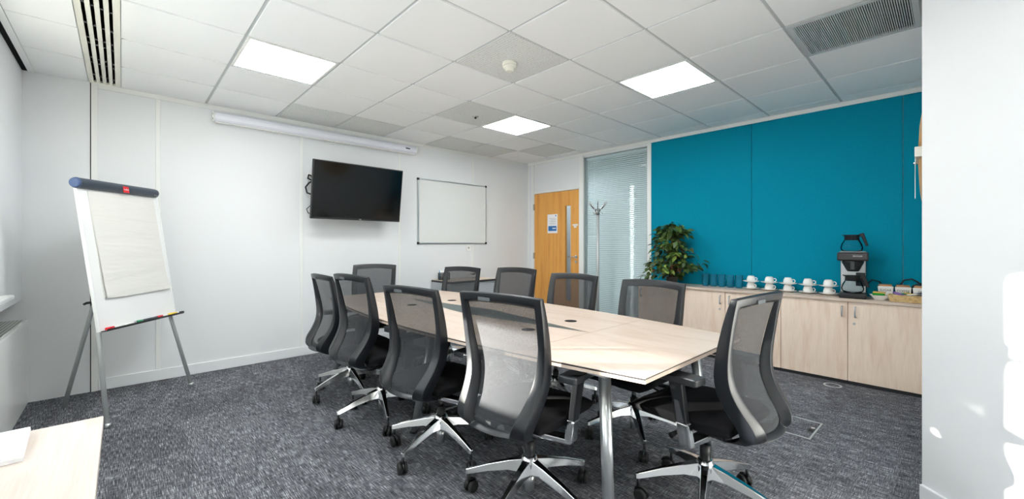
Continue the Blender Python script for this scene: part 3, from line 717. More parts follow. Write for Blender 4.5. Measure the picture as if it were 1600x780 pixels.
# power cables and floor box below the table
t = thing('floor_box', 'open floor power box with plugs under the table', 'floor box', (1.75, 2.45, 0))
fr = MB()
for q in ((-0.13, -0.13, 0.13, -0.11), (-0.13, 0.11, 0.13, 0.13), (-0.13, -0.11, -0.11, 0.11), (0.11, -0.11, 0.13, 0.11)): fr.box((q[0], q[1], 0.0005), (q[2], q[3], 0.006))
fr.build('rim', 'silver_matt', t); MB().box((-0.11, -0.11, 0.0004), (0.11, 0.11, 0.002)).build('well', 'gap_black', t)
for k in range(3): MB().box((-0.06 + k * 0.05, -0.03, 0.002), (-0.02 + k * 0.05, 0.02, 0.05)).build('plug', 'black_plastic', t, 0.005)
cabl = ('black power cable curling up from the floor box under the table', 'second black cable trailing beside the floor box under the table')
for k in range(2):
    pts = []; x0, y0 = 1.70 + 0.04 * k, 2.44
    for q in range(10):
        u = q / 9; pts.append((x0 - 0.16 * math.sin(u * 3 + k) * (1 - u * 0.4), y0 - 0.2 * u + 0.1 * math.sin(u * 6 + k * 1.3), 0.05 * (1 - u) + 0.03 + 0.60 * max(0, u - 0.55) ** 1.2 * 1.9))
    tag(MB().tube(pts, 0.006, 7).build('power_cable', 'black_rubber'), cabl[k], 'cable', 'cables under the table')
# floor box (closed) to the right and round floor outlet
t = thing('floor_outlet', 'square carpeted floor outlet lid right of the end chair', 'floor outlet', (3.322, 0.71, 0), math.radians(-1))
fr = MB(); a, b = 0.168, 0.158; a2, b2 = 0.1, 0.09
for q in ((-a, -a2, a, -b2), (-a, b2, a, a2), (-a, -b2, -b, b2), (b, -b2, a, b2)): fr.box((q[0], q[1], 0.0003), (q[2], q[3], 0.003))
fr.build('rim', 'silver_matt', t)
MB().box((-0.155, -0.088, 0.0003), (0.155, 0.088, 0.002)).build('lid_carpet', 'carpet', t)
MB().box((-0.05, -0.088, 0.0018), (0.02, -0.055, 0.003)).build('latch', 'black_plastic', t)
MB().cyl((0.04, -0.07, 0.0018), (0.04, -0.07, 0.0034), 0.012, n=12).build('catch', 'silver', t)
t = thing('floor_outlet', 'round floor outlet ring in front of the cupboards', 'floor outlet', (4.50, 0.715, 0))
MB().lathe([(0.052, 0.0003), (0.066, 0.0003), (0.066, 0.002), (0.062, 0.003), (0.054, 0.003), (0.052, 0.002), (0.052, 0.0003)], 32).build('ring', 'silver_matt', t)
MB().lathe([(0, 0.0003), (0.05, 0.0003), (0.05, 0.0015), (0, 0.0015)], 28).build('cap', 'carpet', t, recalc=True)

# ================================================================== OFFICE CHAIRS
PROF = [(0.385, -0.150), (0.405, -0.205), (0.44, -0.236), (0.48, -0.228), (0.55, -0.184), (0.62, -0.156), (0.68, -0.150), (0.76, -0.160), (0.86, -0.182), (0.94, -0.204), (1.0, -0.225)]
HWT = [(0.385, 0.150), (0.41, 0.172), (0.46, 0.192), (0.55, 0.208), (0.66, 0.220), (0.80, 0.228), (1.0, 0.230)]
DEP = [(0.385, 0.024), (0.42, 0.046), (0.50, 0.068), (0.62, 0.060), (0.80, 0.046), (0.95, 0.030), (1.0, 0.022)]
def cat(z, T):
    """smooth interpolation through the table"""
    if z <= T[0][0]: return T[0][1]
    if z >= T[-1][0]: return T[-1][1]
    for i in range(len(T) - 1):
        if z <= T[i + 1][0]:
            z0, p0 = T[i]; z1, p1 = T[i + 1]
            m0 = (p1 - T[i - 1][1]) / (z1 - T[i - 1][0]) if i > 0 else (p1 - p0) / (z1 - z0)
            m1 = (T[i + 2][1] - p0) / (T[i + 2][0] - z0) if i + 2 < len(T) else (p1 - p0) / (z1 - z0)
            h = z1 - z0; u = (z - z0) / h
            return (2 * u**3 - 3 * u**2 + 1) * p0 + (u**3 - 2 * u**2 + u) * h * m0 + (-2 * u**3 + 3 * u**2) * p1 + (u**3 - u**2) * h * m1
def bx(y, z):                    # x of the back's front surface
    w = cat(z, HWT); k = 0.028 + 0.02 * max(0, min(1, (0.75 - z) / 0.3))
    return cat(z, PROF) - k * (1 - min(1, (y / w) ** 2))
ZB, ZT = 0.385, 1.0; ZBI, ZTI = 0.440, 0.952
def ins(z): return 0.046 if z > 0.78 else 0.046 + 0.040 * min(1, (0.78 - z) / 0.3)
def back_loops():
    loops = []
    ns, nt_ = 30, 14
    for kind in ('of', 'or', 'ir', 'if'):
        pts = []
        def P(y, z, which):
            d = cat(z, DEP)
            off = {'of': 0.0, 'or': -d, 'ir': -d * 0.92, 'if': -0.006}[which]
            return (bx(y, z) + off, y, z)
        def inner(y, z, f):      # move a fraction f from the outer to the inner contour
            zi = ZBI + (z - ZB) / (ZT - ZB) * (ZTI - ZBI); zz = z + (zi - z) * f
            w0 = cat(z, HWT); w1 = cat(zi, HWT) - ins(zi)
            ww = w0 + (w1 - w0) * f
            return (y / w0) * ww, zz
        f = {'of': 0.0, 'or': 0.06, 'ir': 0.72, 'if': 1.0}[kind]
        for k in range(ns):
            z = ZB + (ZT - ZB) * k / ns; y, zz = inner(-cat(z, HWT), z, f); pts.append(P(y, zz, kind))
        for k in range(nt_):
            w = cat(ZT, HWT); y, zz = inner(-w + 2 * w * k / nt_, ZT, f); q_ = P(y, zz, kind); pts.append((q_[0], q_[1], q_[2] + 0.011 * (1 - (1 - 2 * k / nt_) ** 2)))
        for k in range(ns):
            z = ZT - (ZT - ZB) * k / ns; y, zz = inner(cat(z, HWT), z, f); pts.append(P(y, zz, kind))
        for k in range(nt_):
            w = cat(ZB, HWT); y, zz = inner(w - 2 * w * k / nt_, ZB, f); pts.append(P(y, zz, kind))
        loops.append(pts)
    return loops
def make_chair():
    t = thing('office_chair', 'black mesh-back office chair', 'chair', (0, 0, 0), 0, 'mesh office chairs around the conference table')
    # --- backrest
    lp = back_loops(); k = len(lp[0]); b = MB(); vs = [p for l in lp for p in l]
    fs = []
    for a in range(4):
        c = (a + 1) % 4
        for i in range(k): fs.append((a * k + i, a * k + (i + 1) % k, c * k + (i + 1) % k, c * k + i))
    b.add(vs, fs, True)
    bf = b.build('back_frame', 'frame_grey', t, 0.003, 2, recalc=True)
    def pm(u, v):
        z = ZBI - 0.004 + (ZTI + 0.008 - ZBI) * v; w = cat(z, HWT) - ins(z) + 0.004; y = (2 * u - 1) * w
        return (bx(y, z) - 0.004, y, z + 0.011 * max(0, (v - 0.8) / 0.2) * (1 - (2 * u - 1) ** 2))
    MB().grid(pm, 16, 28).build('back_mesh', 'chair_mesh', t)
    xb = bx(0.08, 0.978) - cat(0.978, DEP) - 0.0005
    bd = MB().box((xb - 0.002, 0.02, 0.970), (xb + 0.004, 0.09, 0.988)).build('badge', 'badge_grey', bf, 0.003)
    # --- seat
    s = MB(); nu, nv = 16, 18
    def outline(v):   # half width along depth
        xx = -0.205 + 0.475 * v
        w = 0.235 - 0.035 * max(0, (0.25 - v) / 0.25) ** 2 - 0.03 * max(0, (v - 0.75) / 0.25) ** 2
        return xx, w
    def topf(u, v):
        xx, w = outline(v); y = (2 * u - 1) * w; e = max(abs(2 * u - 1) ** 4, 0)
        z = 0.490 - 0.022 * e - 0.040 * max(0, (v - 0.6) / 0.4) ** 2 - 0.02 * max(0, (0.12 - v) / 0.12) ** 2 - 0.006 * (1 - (2 * u - 1) ** 2)
        return (xx, y, z)
    def botf(u, v):
        xx, w = outline(v); y = (2 * u - 1) * w * 0.96
        return (xx, y, 0.425 - 0.012 * max(0, (v - 0.7) / 0.3))
    s.grid(topf, nu, nv); o = len(s.v); s.grid(botf, nu, nv)
    def idx(i, j): return j * (nu + 1) + i
    ring = [idx(i, 0) for i in range(nu)] + [idx(nu, j) for j in range(nv)] + [idx(i, nv) for i in range(nu, 0, -1)] + [idx(0, j) for j in range(nv, 0, -1)]
    for q in range(len(ring)):
        a, c = ring[q], ring[(q + 1) % len(ring)]; s.f.append((a, c, o + c, o + a)); s.sm.append(True)
    s.build('seat', 'seat_fabric', t, 0.008, 3, recalc=True)
    MB().prism([(-0.17, -0.18), (0.20, -0.19), (0.23, -0.12), (0.23, 0.12), (0.20, 0.19), (-0.17, 0.18)], 0.405, 0.426).build('seat_pan', 'black_plastic', t, 0.006, recalc=True)
    # --- mechanism
    mc = MB().hexa([(-0.13, -0.05, 0.335), (0.11, -0.06, 0.345), (0.11, 0.06, 0.345), (-0.13, 0.05, 0.335)], [(-0.14, -0.075, 0.405), (0.14, -0.085, 0.405), (0.14, 0.085, 0.405), (-0.14, 0.075, 0.405)]).build('tilt_mechanism', 'black_plastic', t, 0.010, recalc=True)
    MB().tube([(-0.10, 0, 0.370), (-0.15, 0, 0.372), (-0.19, 0, 0.385), (-0.222, 0, 0.405)], [0.028, 0.028, 0.026, 0.022], 12).build('back_bracket', 'silver', mc)
    MB().tube([(0.05, -0.07, 0.380), (0.06, -0.16, 0.375), (0.075, -0.235, 0.365)], [0.006, 0.006, 0.012], 8).build('lever', 'black_plastic', mc)
    MB().tube([(0.03, 0.07, 0.380), (0.03, 0.16, 0.375), (0.04, 0.225, 0.362)], [0.006, 0.006, 0.013], 8).build('lever', 'black_plastic', mc)
    # --- arms
    for sg in (-1, 1):
        Y = 0.278 * sg
        ar = MB()
        YB = 0.262 * sg
        ar.hexa([(-0.066, YB - 0.015, 0.440), (-0.018, YB - 0.015, 0.440), (-0.018, YB + 0.015, 0.440), (-0.066, YB + 0.015, 0.440)], [(-0.050, Y - 0.016, 0.640), (0.012, Y - 0.016, 0.640), (0.012, Y + 0.016, 0.640), (-0.050, Y + 0.016, 0.640)])
        arm = ar.build('armrest', 'frame_grey', t, 0.006, recalc=True)
        pd = MB(); 
        pl = [(-0.130, -0.036), (-0.122, -0.044), (0.05, -0.046), (0.115, -0.036), (0.13, -0.018), (0.13, 0.018), (0.115, 0.036), (0.05, 0.046), (-0.122, 0.044), (-0.130, 0.036)]
        pd.prism([(x, y + Y) for x, y in pl], 0.638, 0.668).build('arm_pad', 'pad_grey', arm, 0.010, 3, recalc=True)
        br = MB()
        sec = [((-0.052, 0.024 * 0), 0)]
        YC = 0.254 * sg
        br.hexa([(-0.084, YC - 0.018, 0.360), (-0.024, YC - 0.018, 0.360), (-0.024, YC + 0.018, 0.360), (-0.084, YC + 0.018, 0.360)], [(-0.072, YB - 0.018, 0.462), (-0.012, YB - 0.018, 0.462), (-0.012, YB + 0.018, 0.462), (-0.072, YB + 0.018, 0.462)])
        y0, y1 = sorted((0.06 * sg, YC + 0.014 * sg)); zi, zo = 0.345, 0.358
        za, zb_ = (zi, zo) if sg > 0 else (zo, zi)
        br.hexa([(-0.082, y0, za), (-0.026, y0, za), (-0.026, y1, zb_), (-0.082, y1, zb_)], [(-0.082, y0, za + 0.030), (-0.026, y0, za + 0.030), (-0.026, y1, zb_ + 0.028), (-0.082, y1, zb_ + 0.028)])
        br.build('arm_bracket', 'chrome', arm, 0.008, 3, recalc=True)
    # --- gas lift and base
    gl = MB().cyl((0, 0, 0.20), (0, 0, 0.36), 0.014, n=16).build('gas_lift', 'black_gloss', t)
    MB().cyl((0, 0, 0.19), (0, 0, 0.275), 0.025, 0.023, 18).build('lift_sleeve', 'black_plastic', gl)
    hb = MB().lathe([(0, 0.135), (0.040, 0.135), (0.046, 0.150), (0.044, 0.19), (0.034, 0.218), (0.028, 0.222), (0, 0.222)], 24).build('hub', 'chrome', t, recalc=True)
    MB().cyl((0, 0, 0.055), (0, 0, 0.136), 0.022, 0.026, 18).build('column_tail', 'silver', hb)
    legs = MB()
    st = [(0.030, 0.033, 0.145, 0.205), (0.10, 0.026, 0.147, 0.190), (0.20, 0.020, 0.128, 0.162), (0.305, 0.0145, 0.100, 0.126), (0.318, 0.012, 0.100, 0.122)]
    vs = []
    for r, w, z0, z1 in st: vs += [(r, -w, z0), (r, w, z0), (r, w * 0.55, z1), (r, -w * 0.55, z1)]
    fs = [(0, 1, 2, 3), tuple(4 * (len(st) - 1) + q for q in (3, 2, 1, 0))]
    for i in range(len(st) - 1):
        for q in range(4): fs.append((4 * i + q, 4 * i + (q + 1) % 4, 4 * i + 4 + (q + 1) % 4, 4 * i + 4 + q))
    legs.add(vs, fs); lm = legs.mesh('leg'); bmm = bmesh.new(); bmm.from_mesh(lm); bmesh.ops.recalc_face_normals(bmm, faces=bmm.faces); bmm.to_mesh(lm); bmm.free(); lm.materials.append(MATS['chrome'])
    wm = MB().lathe([(0, -0.010), (0.020, -0.010), (0.029, -0.008), (0.031, 0.0), (0.029, 0.008), (0.020, 0.010), (0, 0.010)], 22).mesh('wheel'); wm.materials.append(MATS['black_rubber'])
    cmb = MB().cyl((0, 0, 0.05), (0, 0, 0.103), 0.0075, n=10); cmb.box((-0.004, -0.006, 0.028), (0.024, 0.006, 0.052)); cmb.cyl((0.018, -0.016, 0.031), (0.018, 0.016, 0.031), 0.006, n=10)
    cm = cmb.mesh('castor'); cm.materials.append(MATS['black_plastic'])
    hood = MB().tube([(0.018 + 0.034 * math.cos(q), 0, 0.031 + 0.034 * math.sin(q)) for q in [math.radians(d) for d in (170, 140, 110, 80, 50, 20)]], 0.007, 6).mesh('hood'); hood.materials.append(MATS['black_plastic'])
    for q in range(5):
        a = 2 * PI * q / 5
        o = put('leg', lm, t, 0.003, 2); o.rotation_euler = (0, 0, a)
        c = put('castor', cm, t); c.location = (0.305 * math.cos(a), 0.305 * math.sin(a), 0); c.rotation_euler = (0, 0, a + 0.8 + 1.7 * q)
        for sg in (-1, 1):
            w = put('wheel', wm, c); w.location = (0.018, 0.0155 * sg, 0.0312); w.rotation_euler = (PI / 2, 0, 0)
        put('hood', hood, c)
    return t
chair0 = make_chair()
BASE = ('leg', 'castor', 'hub')
spots = [  # hub x, y, facing deg, top z, base deg, label
    (1.428, 1.395, 9, 1.012, -18, 'nearest office chair with sunlit mesh back, fourth from the flipchart'),
    (1.385, 2.09, 9, 0.993, 52, 'office chair third from the flipchart on the near table side'),
    (1.35, 2.785, 5, 1.022, 35, 'office chair second from the flipchart on the near table side'),
    (1.385, 3.42, -1, 0.985, 49, 'office chair closest to the flipchart on the near table side'),
    (2.005, 0.80, 84, 1.015, 55, 'office chair at the near head of the table by the floor outlet'),
    (1.852, 4.13, 229, 1.0, 20, 'office chair at the far head of the table below the television'),
    (2.385, 3.468, 196, 0.98, 10, 'office chair on the far table side in front of the tambour cupboard'),
    (2.45, 2.76, 187, 1.0, 60, 'office chair on the far table side left of the oak door'),
    (2.44, 2.10, 182, 0.982, 30, 'office chair on the far table side just below the coat stand'),
    (2.39, 1.40, 179, 0.977, 5, 'office chair on the far table side in front of the plant'),
]
for n, (x, y, th, zt, ph, lab) in enumerate(spots):
    o = chair0 if n == 0 else copy_tree(chair0)
    o['label'] = lab; o.location = (x, y, 0); o.rotation_euler = (0, 0, math.radians(th)); 
    da = math.radians(ph - th); dz = zt - 1.0
    o['_base'] = da; o['_lift'] = dz
for o in [x for x in COL.objects if x.get('_base') is not None]:
    da, dz = o['_base'], o['_lift']; del o['_base']; del o['_lift']
    R = Matrix.Rotation(da, 4, 'Z')
    for c in o.children:
        if c.name.split('.')[0] in BASE:
            c.location = R @ c.location; c.rotation_euler.z += da
        else: c.location.z += dz

# ================================================================== CUPBOARDS ALONG THE BLUE WALL
XC, WZ = 4.632, 0.750
edges = [0.125, 0.630, 1.137, 1.644, 2.150, 2.655]
WB = XB - 0.016
cl = ['maple cupboard nearest the pier, under the wicker basket', 'maple cupboard under the coffee machine', 'maple cupboard under the cups behind the end chair',
      'maple cupboard under the blue tumblers', 'maple cupboard under the potted ficus']
hside = [0.58, 0.668, None, 1.692, None]
for k in range(5):
    y0, y1 = edges[k], edges[k + 1]
    t = thing('cupboard', cl[k], 'cupboard', (0, 0, 0), 0, 'maple cupboards along the blue wall')
    MB().box((XC + 0.02, y0 + 0.0005, 0.035), (WB, y1 - 0.0005, WZ - 0.026)).build('carcass', 'maple_door', t)
    d = MB().box((XC, y0 + 0.0025, 0.032), (XC + 0.0195, y1 - 0.0025, WZ - 0.028)).build('door', 'maple_door', t, 0.0015)
    hy = [0.578, 0.668, 1.60, 1.690, 2.61][k]
    MB().tube([(XC, hy, 0.595), (XC - 0.026, hy, 0.597), (XC - 0.028, hy, 0.605), (XC - 0.028, hy, 0.672), (XC - 0.026, hy, 0.680), (XC, hy, 0.682)], 0.0065, 8).build('handle', 'silver', d)
    if k in (0, 3): MB().cyl((XC + 0.001, hy + 0.008, 0.536), (XC - 0.004, hy + 0.008, 0.536), 0.010, n=14).build('lock', 'silver', d)
    MB().box((XC + 0.012, y0 + 0.0005, 0.001), (WB, y1 - 0.0005, 0.034)).build('plinth', 'table_edge', t)
tag(MB().box((XC - 0.018, 0.118, WZ - 0.025), (WB, 2.66, WZ)).build('worktop', 'maple_top', None, 0.002), 'continuous maple worktop over the cupboards by the blue wall', 'worktop')

# tumblers
def tumbler(x, y, lab):
    t = tag(MB().lathe([(0, 0.0), (0.030, 0.0), (0.034, 0.02), (0.037, 0.138), (0.0345, 0.138), (0.031, 0.022), (0.027, 0.012), (0, 0.012)], 20, (0, 0, 0)).build('tumbler', 'teal_glass', recalc=True), lab, 'glass', 'blue tumblers on the worktop')
    t.location = (x, y, WZ + 0.0005)
for k, w in enumerate(('tumbler next to the plant, first of the blue row', 'second blue tumbler from the plant', 'middle tumbler of the blue row of five', 'fourth blue tumbler from the plant', 'tumbler nearest the cups in the blue row')):
    tumbler(4.86, 1.935 - k * 0.088, w)
# cups and saucers, stacked upside down
def lathe_me(name, prof, n=28):
    b = MB().lathe(prof, n); me = b.mesh(name); bb = bmesh.new(); bb.from_mesh(me); bmesh.ops.recalc_face_normals(bb, faces=bb.faces); bb.to_mesh(me); bb.free(); me.materials.append(MATS['ceramic']); return me
sauc = lathe_me('saucer', [(0, 0.0), (0.035, 0.0), (0.04, 0.004), (0.060, 0.009), (0.078, 0.016), (0.079, 0.019), (0.060, 0.013), (0.036, 0.008), (0, 0.008)])
cupm = lathe_me('cup', [(0, 0.056), (0.024, 0.056), (0.026, 0.060), (0.030, 0.056), (0.036, 0.044), (0.041, 0.025), (0.042, 0.0), (0.0395, 0.0), (0.038, 0.025), (0.032, 0.046), (0, 0.050)])
hb = MB().tube([(0.038, 0, 0.042), (0.052, 0, 0.044), (0.062, 0, 0.034), (0.060, 0, 0.020), (0.050, 0, 0.012), (0.040, 0, 0.012)], 0.0042, 8); hm = hb.mesh('handle'); hm.materials.append(MATS['ceramic'])
names = ['leftmost cup stack beside the tumblers', 'second cup stack from the tumblers', 'middle cup stack of the five', 'fourth cup stack from the tumblers', 'cup stack beside the coffee machine']
for k, (y, a) in enumerate(((1.462, -70), (1.292, -62), (1.128, -66), (0.962, -60), (0.802, -72))):
    z = WZ + 0.0005
    for lev in range(2):
        w = 'lower' if lev == 0 else 'upper'
        s = tag(put('saucer', sauc), 'white %s saucer in the %s' % (w, names[k]), 'saucer', 'white saucers on the worktop'); s.location = (4.85, y, z)
        c = tag(put('cup', cupm), 'white upturned %s cup in the %s' % (w, names[k]), 'cup', 'white cups on the worktop'); c.location = (4.85, y, z + 0.0105)
        c.rotation_euler = (0, 0, math.radians(a - 45 + (15 if lev else 0)))
        h = put('handle', hm, c)
        z += 0.0105 + 0.0605

# coffee machine
t = thing('coffee_machine', 'black and silver filter coffee machine on the worktop', 'coffee machine', (4.79, 0.615, WZ + 0.0005), math.radians(180 + 6))
# local x points to the room
MB().box((-0.12, -0.095, 0.0), (0.135, 0.095, 0.045)).build('base', 'black_plastic', t, 0.012, 3)
MB().lathe([(0, 0.045), (0.072, 0.045), (0.072, 0.050), (0, 0.050)], 28, (0.045, 0, 0)).build('hot_plate', 'black_gloss', t, recalc=True)
MB().box((-0.115, -0.088, 0.04), (-0.045, 0.088, 0.345)).build('tower', 'coffee_silver', t, 0.006)
MB().box((-0.045, 0.02, 0.10), (-0.040, 0.085, 0.22)).build('switch_panel', 'black_plastic', t, 0.002)
hd = MB().box((-0.12, -0.108, 0.33), (0.13, 0.108, 0.405)).build('top_housing', 'coffee_housing', t, 0.014, 3)
text('logo', 'BRAVILOR', 0.014, facing((0.1305, 0.035, 0.372), (0, 1, 0), (0, 0, 1)), 'white_plastic', hd)
MB().box((-0.10, -0.09, 0.405), (0.11, 0.09, 0.412)).build('warming_plate', 'silver_matt', t, 0.004)
MB().lathe([(0, 0.235), (0.038, 0.235), (0.045, 0.245), (0.075, 0.31), (0.078, 0.332), (0, 0.332)], 28, (0.045, 0, 0)).build('filter_basket', 'black_plastic', t, recalc=True)
MB().box((0.10, -0.016, 0.25), (0.135, 0.016, 0.325)).build('filter_grip', 'pad_grey', t, 0.006)
MB().box((-0.12, -0.092, 0.0), (-0.112, 0.092, 0.33)).build('rear_panel', 'black_plastic', t)
def carafe(label, loc, rz):
    t = thing('coffee_jug', label, 'coffee jug', loc, rz, 'glass coffee jugs'); t.scale = (1.1, 1.1, 1.13)
    MB().lathe([(0, 0), (0.058, 0.0), (0.070, 0.012), (0.073, 0.03), (0.066, 0.058), (0.052, 0.085), (0.046, 0.095), (0.044, 0.095), (0.050, 0.084), (0.063, 0.058), (0.070, 0.03), (0.067, 0.013), (0.056, 0.003), (0, 0.003)], 28).build('glass_body', 'jug_glass', t, recalc=True)
    MB().lathe([(0.0475, 0.088), (0.0495, 0.090), (0.047, 0.118), (0.054, 0.128), (0.054, 0.131), (0, 0.131), (0, 0.128), (0.045, 0.116), (0.046, 0.090)], 28).build('collar', 'black_plastic', t, recalc=True)
    MB().hexa([(0.04, -0.013, 0.112), (0.04, 0.013, 0.112), (0.048, 0.013, 0.137), (0.048, -0.013, 0.137)], [(0.075, -0.012, 0.118), (0.075, 0.012, 0.118), (0.068, 0.012, 0.146), (0.068, -0.012, 0.146)]).build('hinge_lid', 'black_plastic', t, 0.003, recalc=True)
    MB().hexa([(0.088, -0.011, 0.040), (0.106, -0.011, 0.044), (0.106, 0.011, 0.044), (0.088, 0.011, 0.040)], [(0.052, -0.013, 0.140), (0.076, -0.013, 0.146), (0.076, 0.013, 0.146), (0.052, 0.013, 0.140)]).build('handle', 'black_plastic', t, 0.005, recalc=True)
    MB().hexa([(-0.040, -0.012, 0.118), (-0.040, 0.012, 0.118), (-0.044, 0.012, 0.131), (-0.044, -0.012, 0.131)], [(-0.062, -0.005, 0.126), (-0.062, 0.005, 0.126), (-0.064, 0.005, 0.133), (-0.064, -0.005, 0.133)]).build('spout', 'black_plastic', t, 0.002, recalc=True)
carafe('empty glass coffee jug on top of the coffee machine', (4.80, 0.625, WZ + 0.4135), math.radians(-82))
carafe('glass coffee jug standing inside the coffee machine', (4.745, 0.612, WZ + 0.0515), math.radians(-88))
# canisters
def canister(label, y, x, rz, word):
    t = thing('canister', label, 'canister', (x, y, WZ + 0.0005), math.radians(180 + rz), 'white ceramic canisters')
    a, b = 0.042, 0.052
    MB().hexa([(-a, -a, 0), (a, -a, 0), (a, a, 0), (-a, a, 0)], [(-b, -b, 0.112), (b, -b, 0.112), (b, b, 0.112), (-b, b, 0.112)]).build('jar', 'ceramic', t, 0.006, 3, recalc=True)
    MB().box((-0.043, -0.043, 0.112), (0.043, 0.043, 0.126)).build('lid', 'lidwood', t, 0.004)
    text('lettering', word, 0.024, facing((0.0495, 0, 0.078), (0, 1, 0), (0.0893, 0, 1)), 'ink_black', t)
canister('white canister lettered SUGAR behind the square bowl', 0.405, 4.87, 8, 'SUGAR')
canister('white canister with wooden lid between the other two', 0.292, 4.88, 5, 'COFFEE')
canister('white canister lettered TEA nearest the pier', 0.178, 4.87, 0, 'TEA')
# bowl with packets
t = thing('square_bowl', 'white square bowl holding colourful sachets', 'bowl', (4.73, 0.435, WZ + 0.0005), math.radians(14))
bo = MB(); q = lambda a, z: [(-a, -a, z), (a, -a, z), (a, a, z), (-a, a, z)]
vs = q(0.028, 0) + q(0.058, 0.042) + q(0.054, 0.042) + q(0.026, 0.006)
bo.add(vs, [(3, 2, 1, 0)] + [(4 * l + i, 4 * l + (i + 1) % 4, 4 * l + 4 + (i + 1) % 4, 4 * l + 4 + i) for l in range(3) for i in range(4)] + [(12, 13, 14, 15)])
bo.build('bowl_body', 'ceramic', t, 0.004, recalc=True)
for k, (m, lab) in enumerate((('leafgreen', 'green sachet at the back of the square bowl'), ('pink', 'pink sachet in the square bowl'), ('orange', 'orange sachet in the square bowl'), ('yellow', 'yellow sachet in the square bowl'), ('leafgreen', 'green sachet at the front of the square bowl'))):
    s = tag(MB().box((-0.004, -0.040, 0.0), (0.004, 0.040, 0.042 + 0.008 * (4 - k) / 4)).build('sachet', m, None, 0.002), lab, 'sachet', 'sachets in the square bowl')
    s.location = (4.752 - 0.011 * k, 0.437, WZ + 0.027 - 0.001 * k); s.rotation_euler = (math.radians(3), math.radians(-25), math.radians(12))
# wicker basket
t = thing('wicker_basket', 'low woven wicker basket with sachets beside the canisters', 'basket', (4.735, 0.252, WZ + 0.0005), 0)
bw, bd, bh = 0.105, 0.055, 0.055
for lay in range(6):
    z = 0.005 + lay * 0.0092; pts = []; gr = 1 + 0.02 * lay
    per = [(-bd, -bw), (bd, -bw), (bd, bw), (-bd, bw)]; n = 20
    for e in range(4):
        a, b = per[e], per[(e + 1) % 4]
        for k in range(n):
            u = k / n; wv = 0.0034 * (1 if (k + lay) % 2 else -1)
            x = a[0] + (b[0] - a[0]) * u; y = a[1] + (b[1] - a[1]) * u
            nx, ny = (b[1] - a[1]), -(b[0] - a[0]); l = math.hypot(nx, ny)
            pts.append(((x + nx / l * wv) * gr, (y + ny / l * wv) * gr, z + 0.001 * math.sin(k * 1.7 + lay)))
    MB().tube(pts, 0.0046, 6, closed=True).build('woven_strand', 'wicker', t)
MB().box((-bd, -bw, 0.001), (bd, bw, 0.006)).build('basket_floor', 'wicker', t)
for k, (m, x, y, rz, lab) in enumerate((('purple', 0.01, 0.06, 20, 'lilac sachet in the wicker basket'), ('green', 0.03, 0.03, -15, 'dark green sachet in the wicker basket'), ('yellow', 0.01, -0.01, 30, 'yellow sachet in the wicker basket'),
        ('white_plastic', -0.015, -0.03, -25, 'white sachet at the front of the wicker basket'), ('ink_grey', -0.01, -0.065, 10, 'grey sachet in the wicker basket'), ('bar_blue', 0.02, -0.07, -30, 'dark blue sachet in the wicker basket'))):
    s = tag(MB().box((-0.022, -0.032, -0.004), (0.022, 0.032, 0.004)).build('sachet', m, None, 0.002), lab, 'sachet', 'sachets in the wicker basket')
    s.location = (4.735 + x, 0.252 + y, WZ + 0.062 + 0.003 * (k % 3)); s.rotation_euler = (math.radians(12 * (-1) ** k), math.radians(-18 + 9 * k), math.radians(rz))
tag(MB().tube([(4.955, 0.33, WZ + 0.01), (4.955, 0.325, WZ + 0.10), (4.955, 0.29, WZ + 0.165), (4.955, 0.24, WZ + 0.178), (4.955, 0.20, WZ + 0.15), (4.955, 0.17, WZ + 0.10), (4.955, 0.16, WZ + 0.01)], 0.006, 8).build('power_cable', 'black_rubber'), 'black cable arching above the canisters', 'cable')
tag(MB().tube([(4.925, 0.545, WZ + 0.10), (4.95, 0.50, WZ + 0.155), (4.955, 0.45, WZ + 0.14), (4.955, 0.41, WZ + 0.08), (4.955, 0.40, WZ + 0.008)], 0.005, 8).build('power_cable', 'black_rubber'), 'black cable between coffee machine and first canister', 'cable')
tag(MB().tube([(4.945, 0.24, WZ + 0.008), (4.945, 0.235, WZ + 0.12), (4.945, 0.20, WZ + 0.14), (4.945, 0.14, WZ + 0.145), (4.945, 0.112, WZ + 0.13)], 0.006, 8).build('power_cable', 'black_rubber'), 'black cable behind the TEA canister running to the pier', 'cable')

# ---- potted ficus on the worktop
px, py = 4.76, 2.285
t = thing('potted_ficus', 'bushy artificial ficus standing on the worktop by the blue wall', 'plant', (px, py, WZ + 0.0005))
MB().lathe([(0, 0), (0.055, 0), (0.068, 0.085), (0.072, 0.09), (0.066, 0.09), (0.062, 0.075), (0, 0.075)], 24).build('pot', 'pot', t, recalc=True)
MB().lathe([(0, 0.074), (0.063, 0.077), (0, 0.082)], 16).build('soil', 'soil', t)
MB().tube([(0, 0, 0.07), (0.008, 0.006, 0.25), (-0.006, 0.0, 0.42), (0.004, 0.01, 0.55), (-0.004, 0.0, 0.66)], [0.016, 0.014, 0.011, 0.008, 0.004], 8).build('trunk', 'bark', t)
lv = []
for q in range(3):
    b = MB(); Lh = 0.092 - 0.010 * q
    prof = [(0, 0.0), (0.18, 0.55), (0.42, 1.0), (0.7, 0.75), (0.9, 0.28), (1.0, 0.0)]; W = 0.022
    vs = []; fs = []
    for u, w in prof: vs += [(u * Lh, -w * W, 0.006 * w - 0.25 * u * u * Lh), (u * Lh, 0, -0.25 * u * u * Lh), (u * Lh, w * W, 0.006 * w - 0.25 * u * u * Lh)]
    for i in range(len(prof) - 1): fs += [(3 * i, 3 * i + 3, 3 * i + 4, 3 * i + 1), (3 * i + 1, 3 * i + 4, 3 * i + 5, 3 * i + 2)]
    b.add(vs, fs, True); me = b.mesh('leaf'); me.materials.append(MATS[('leaf_a', 'leaf_b', 'leaf_c')[q]]); lv.append(me)
rnd = random.Random(21)
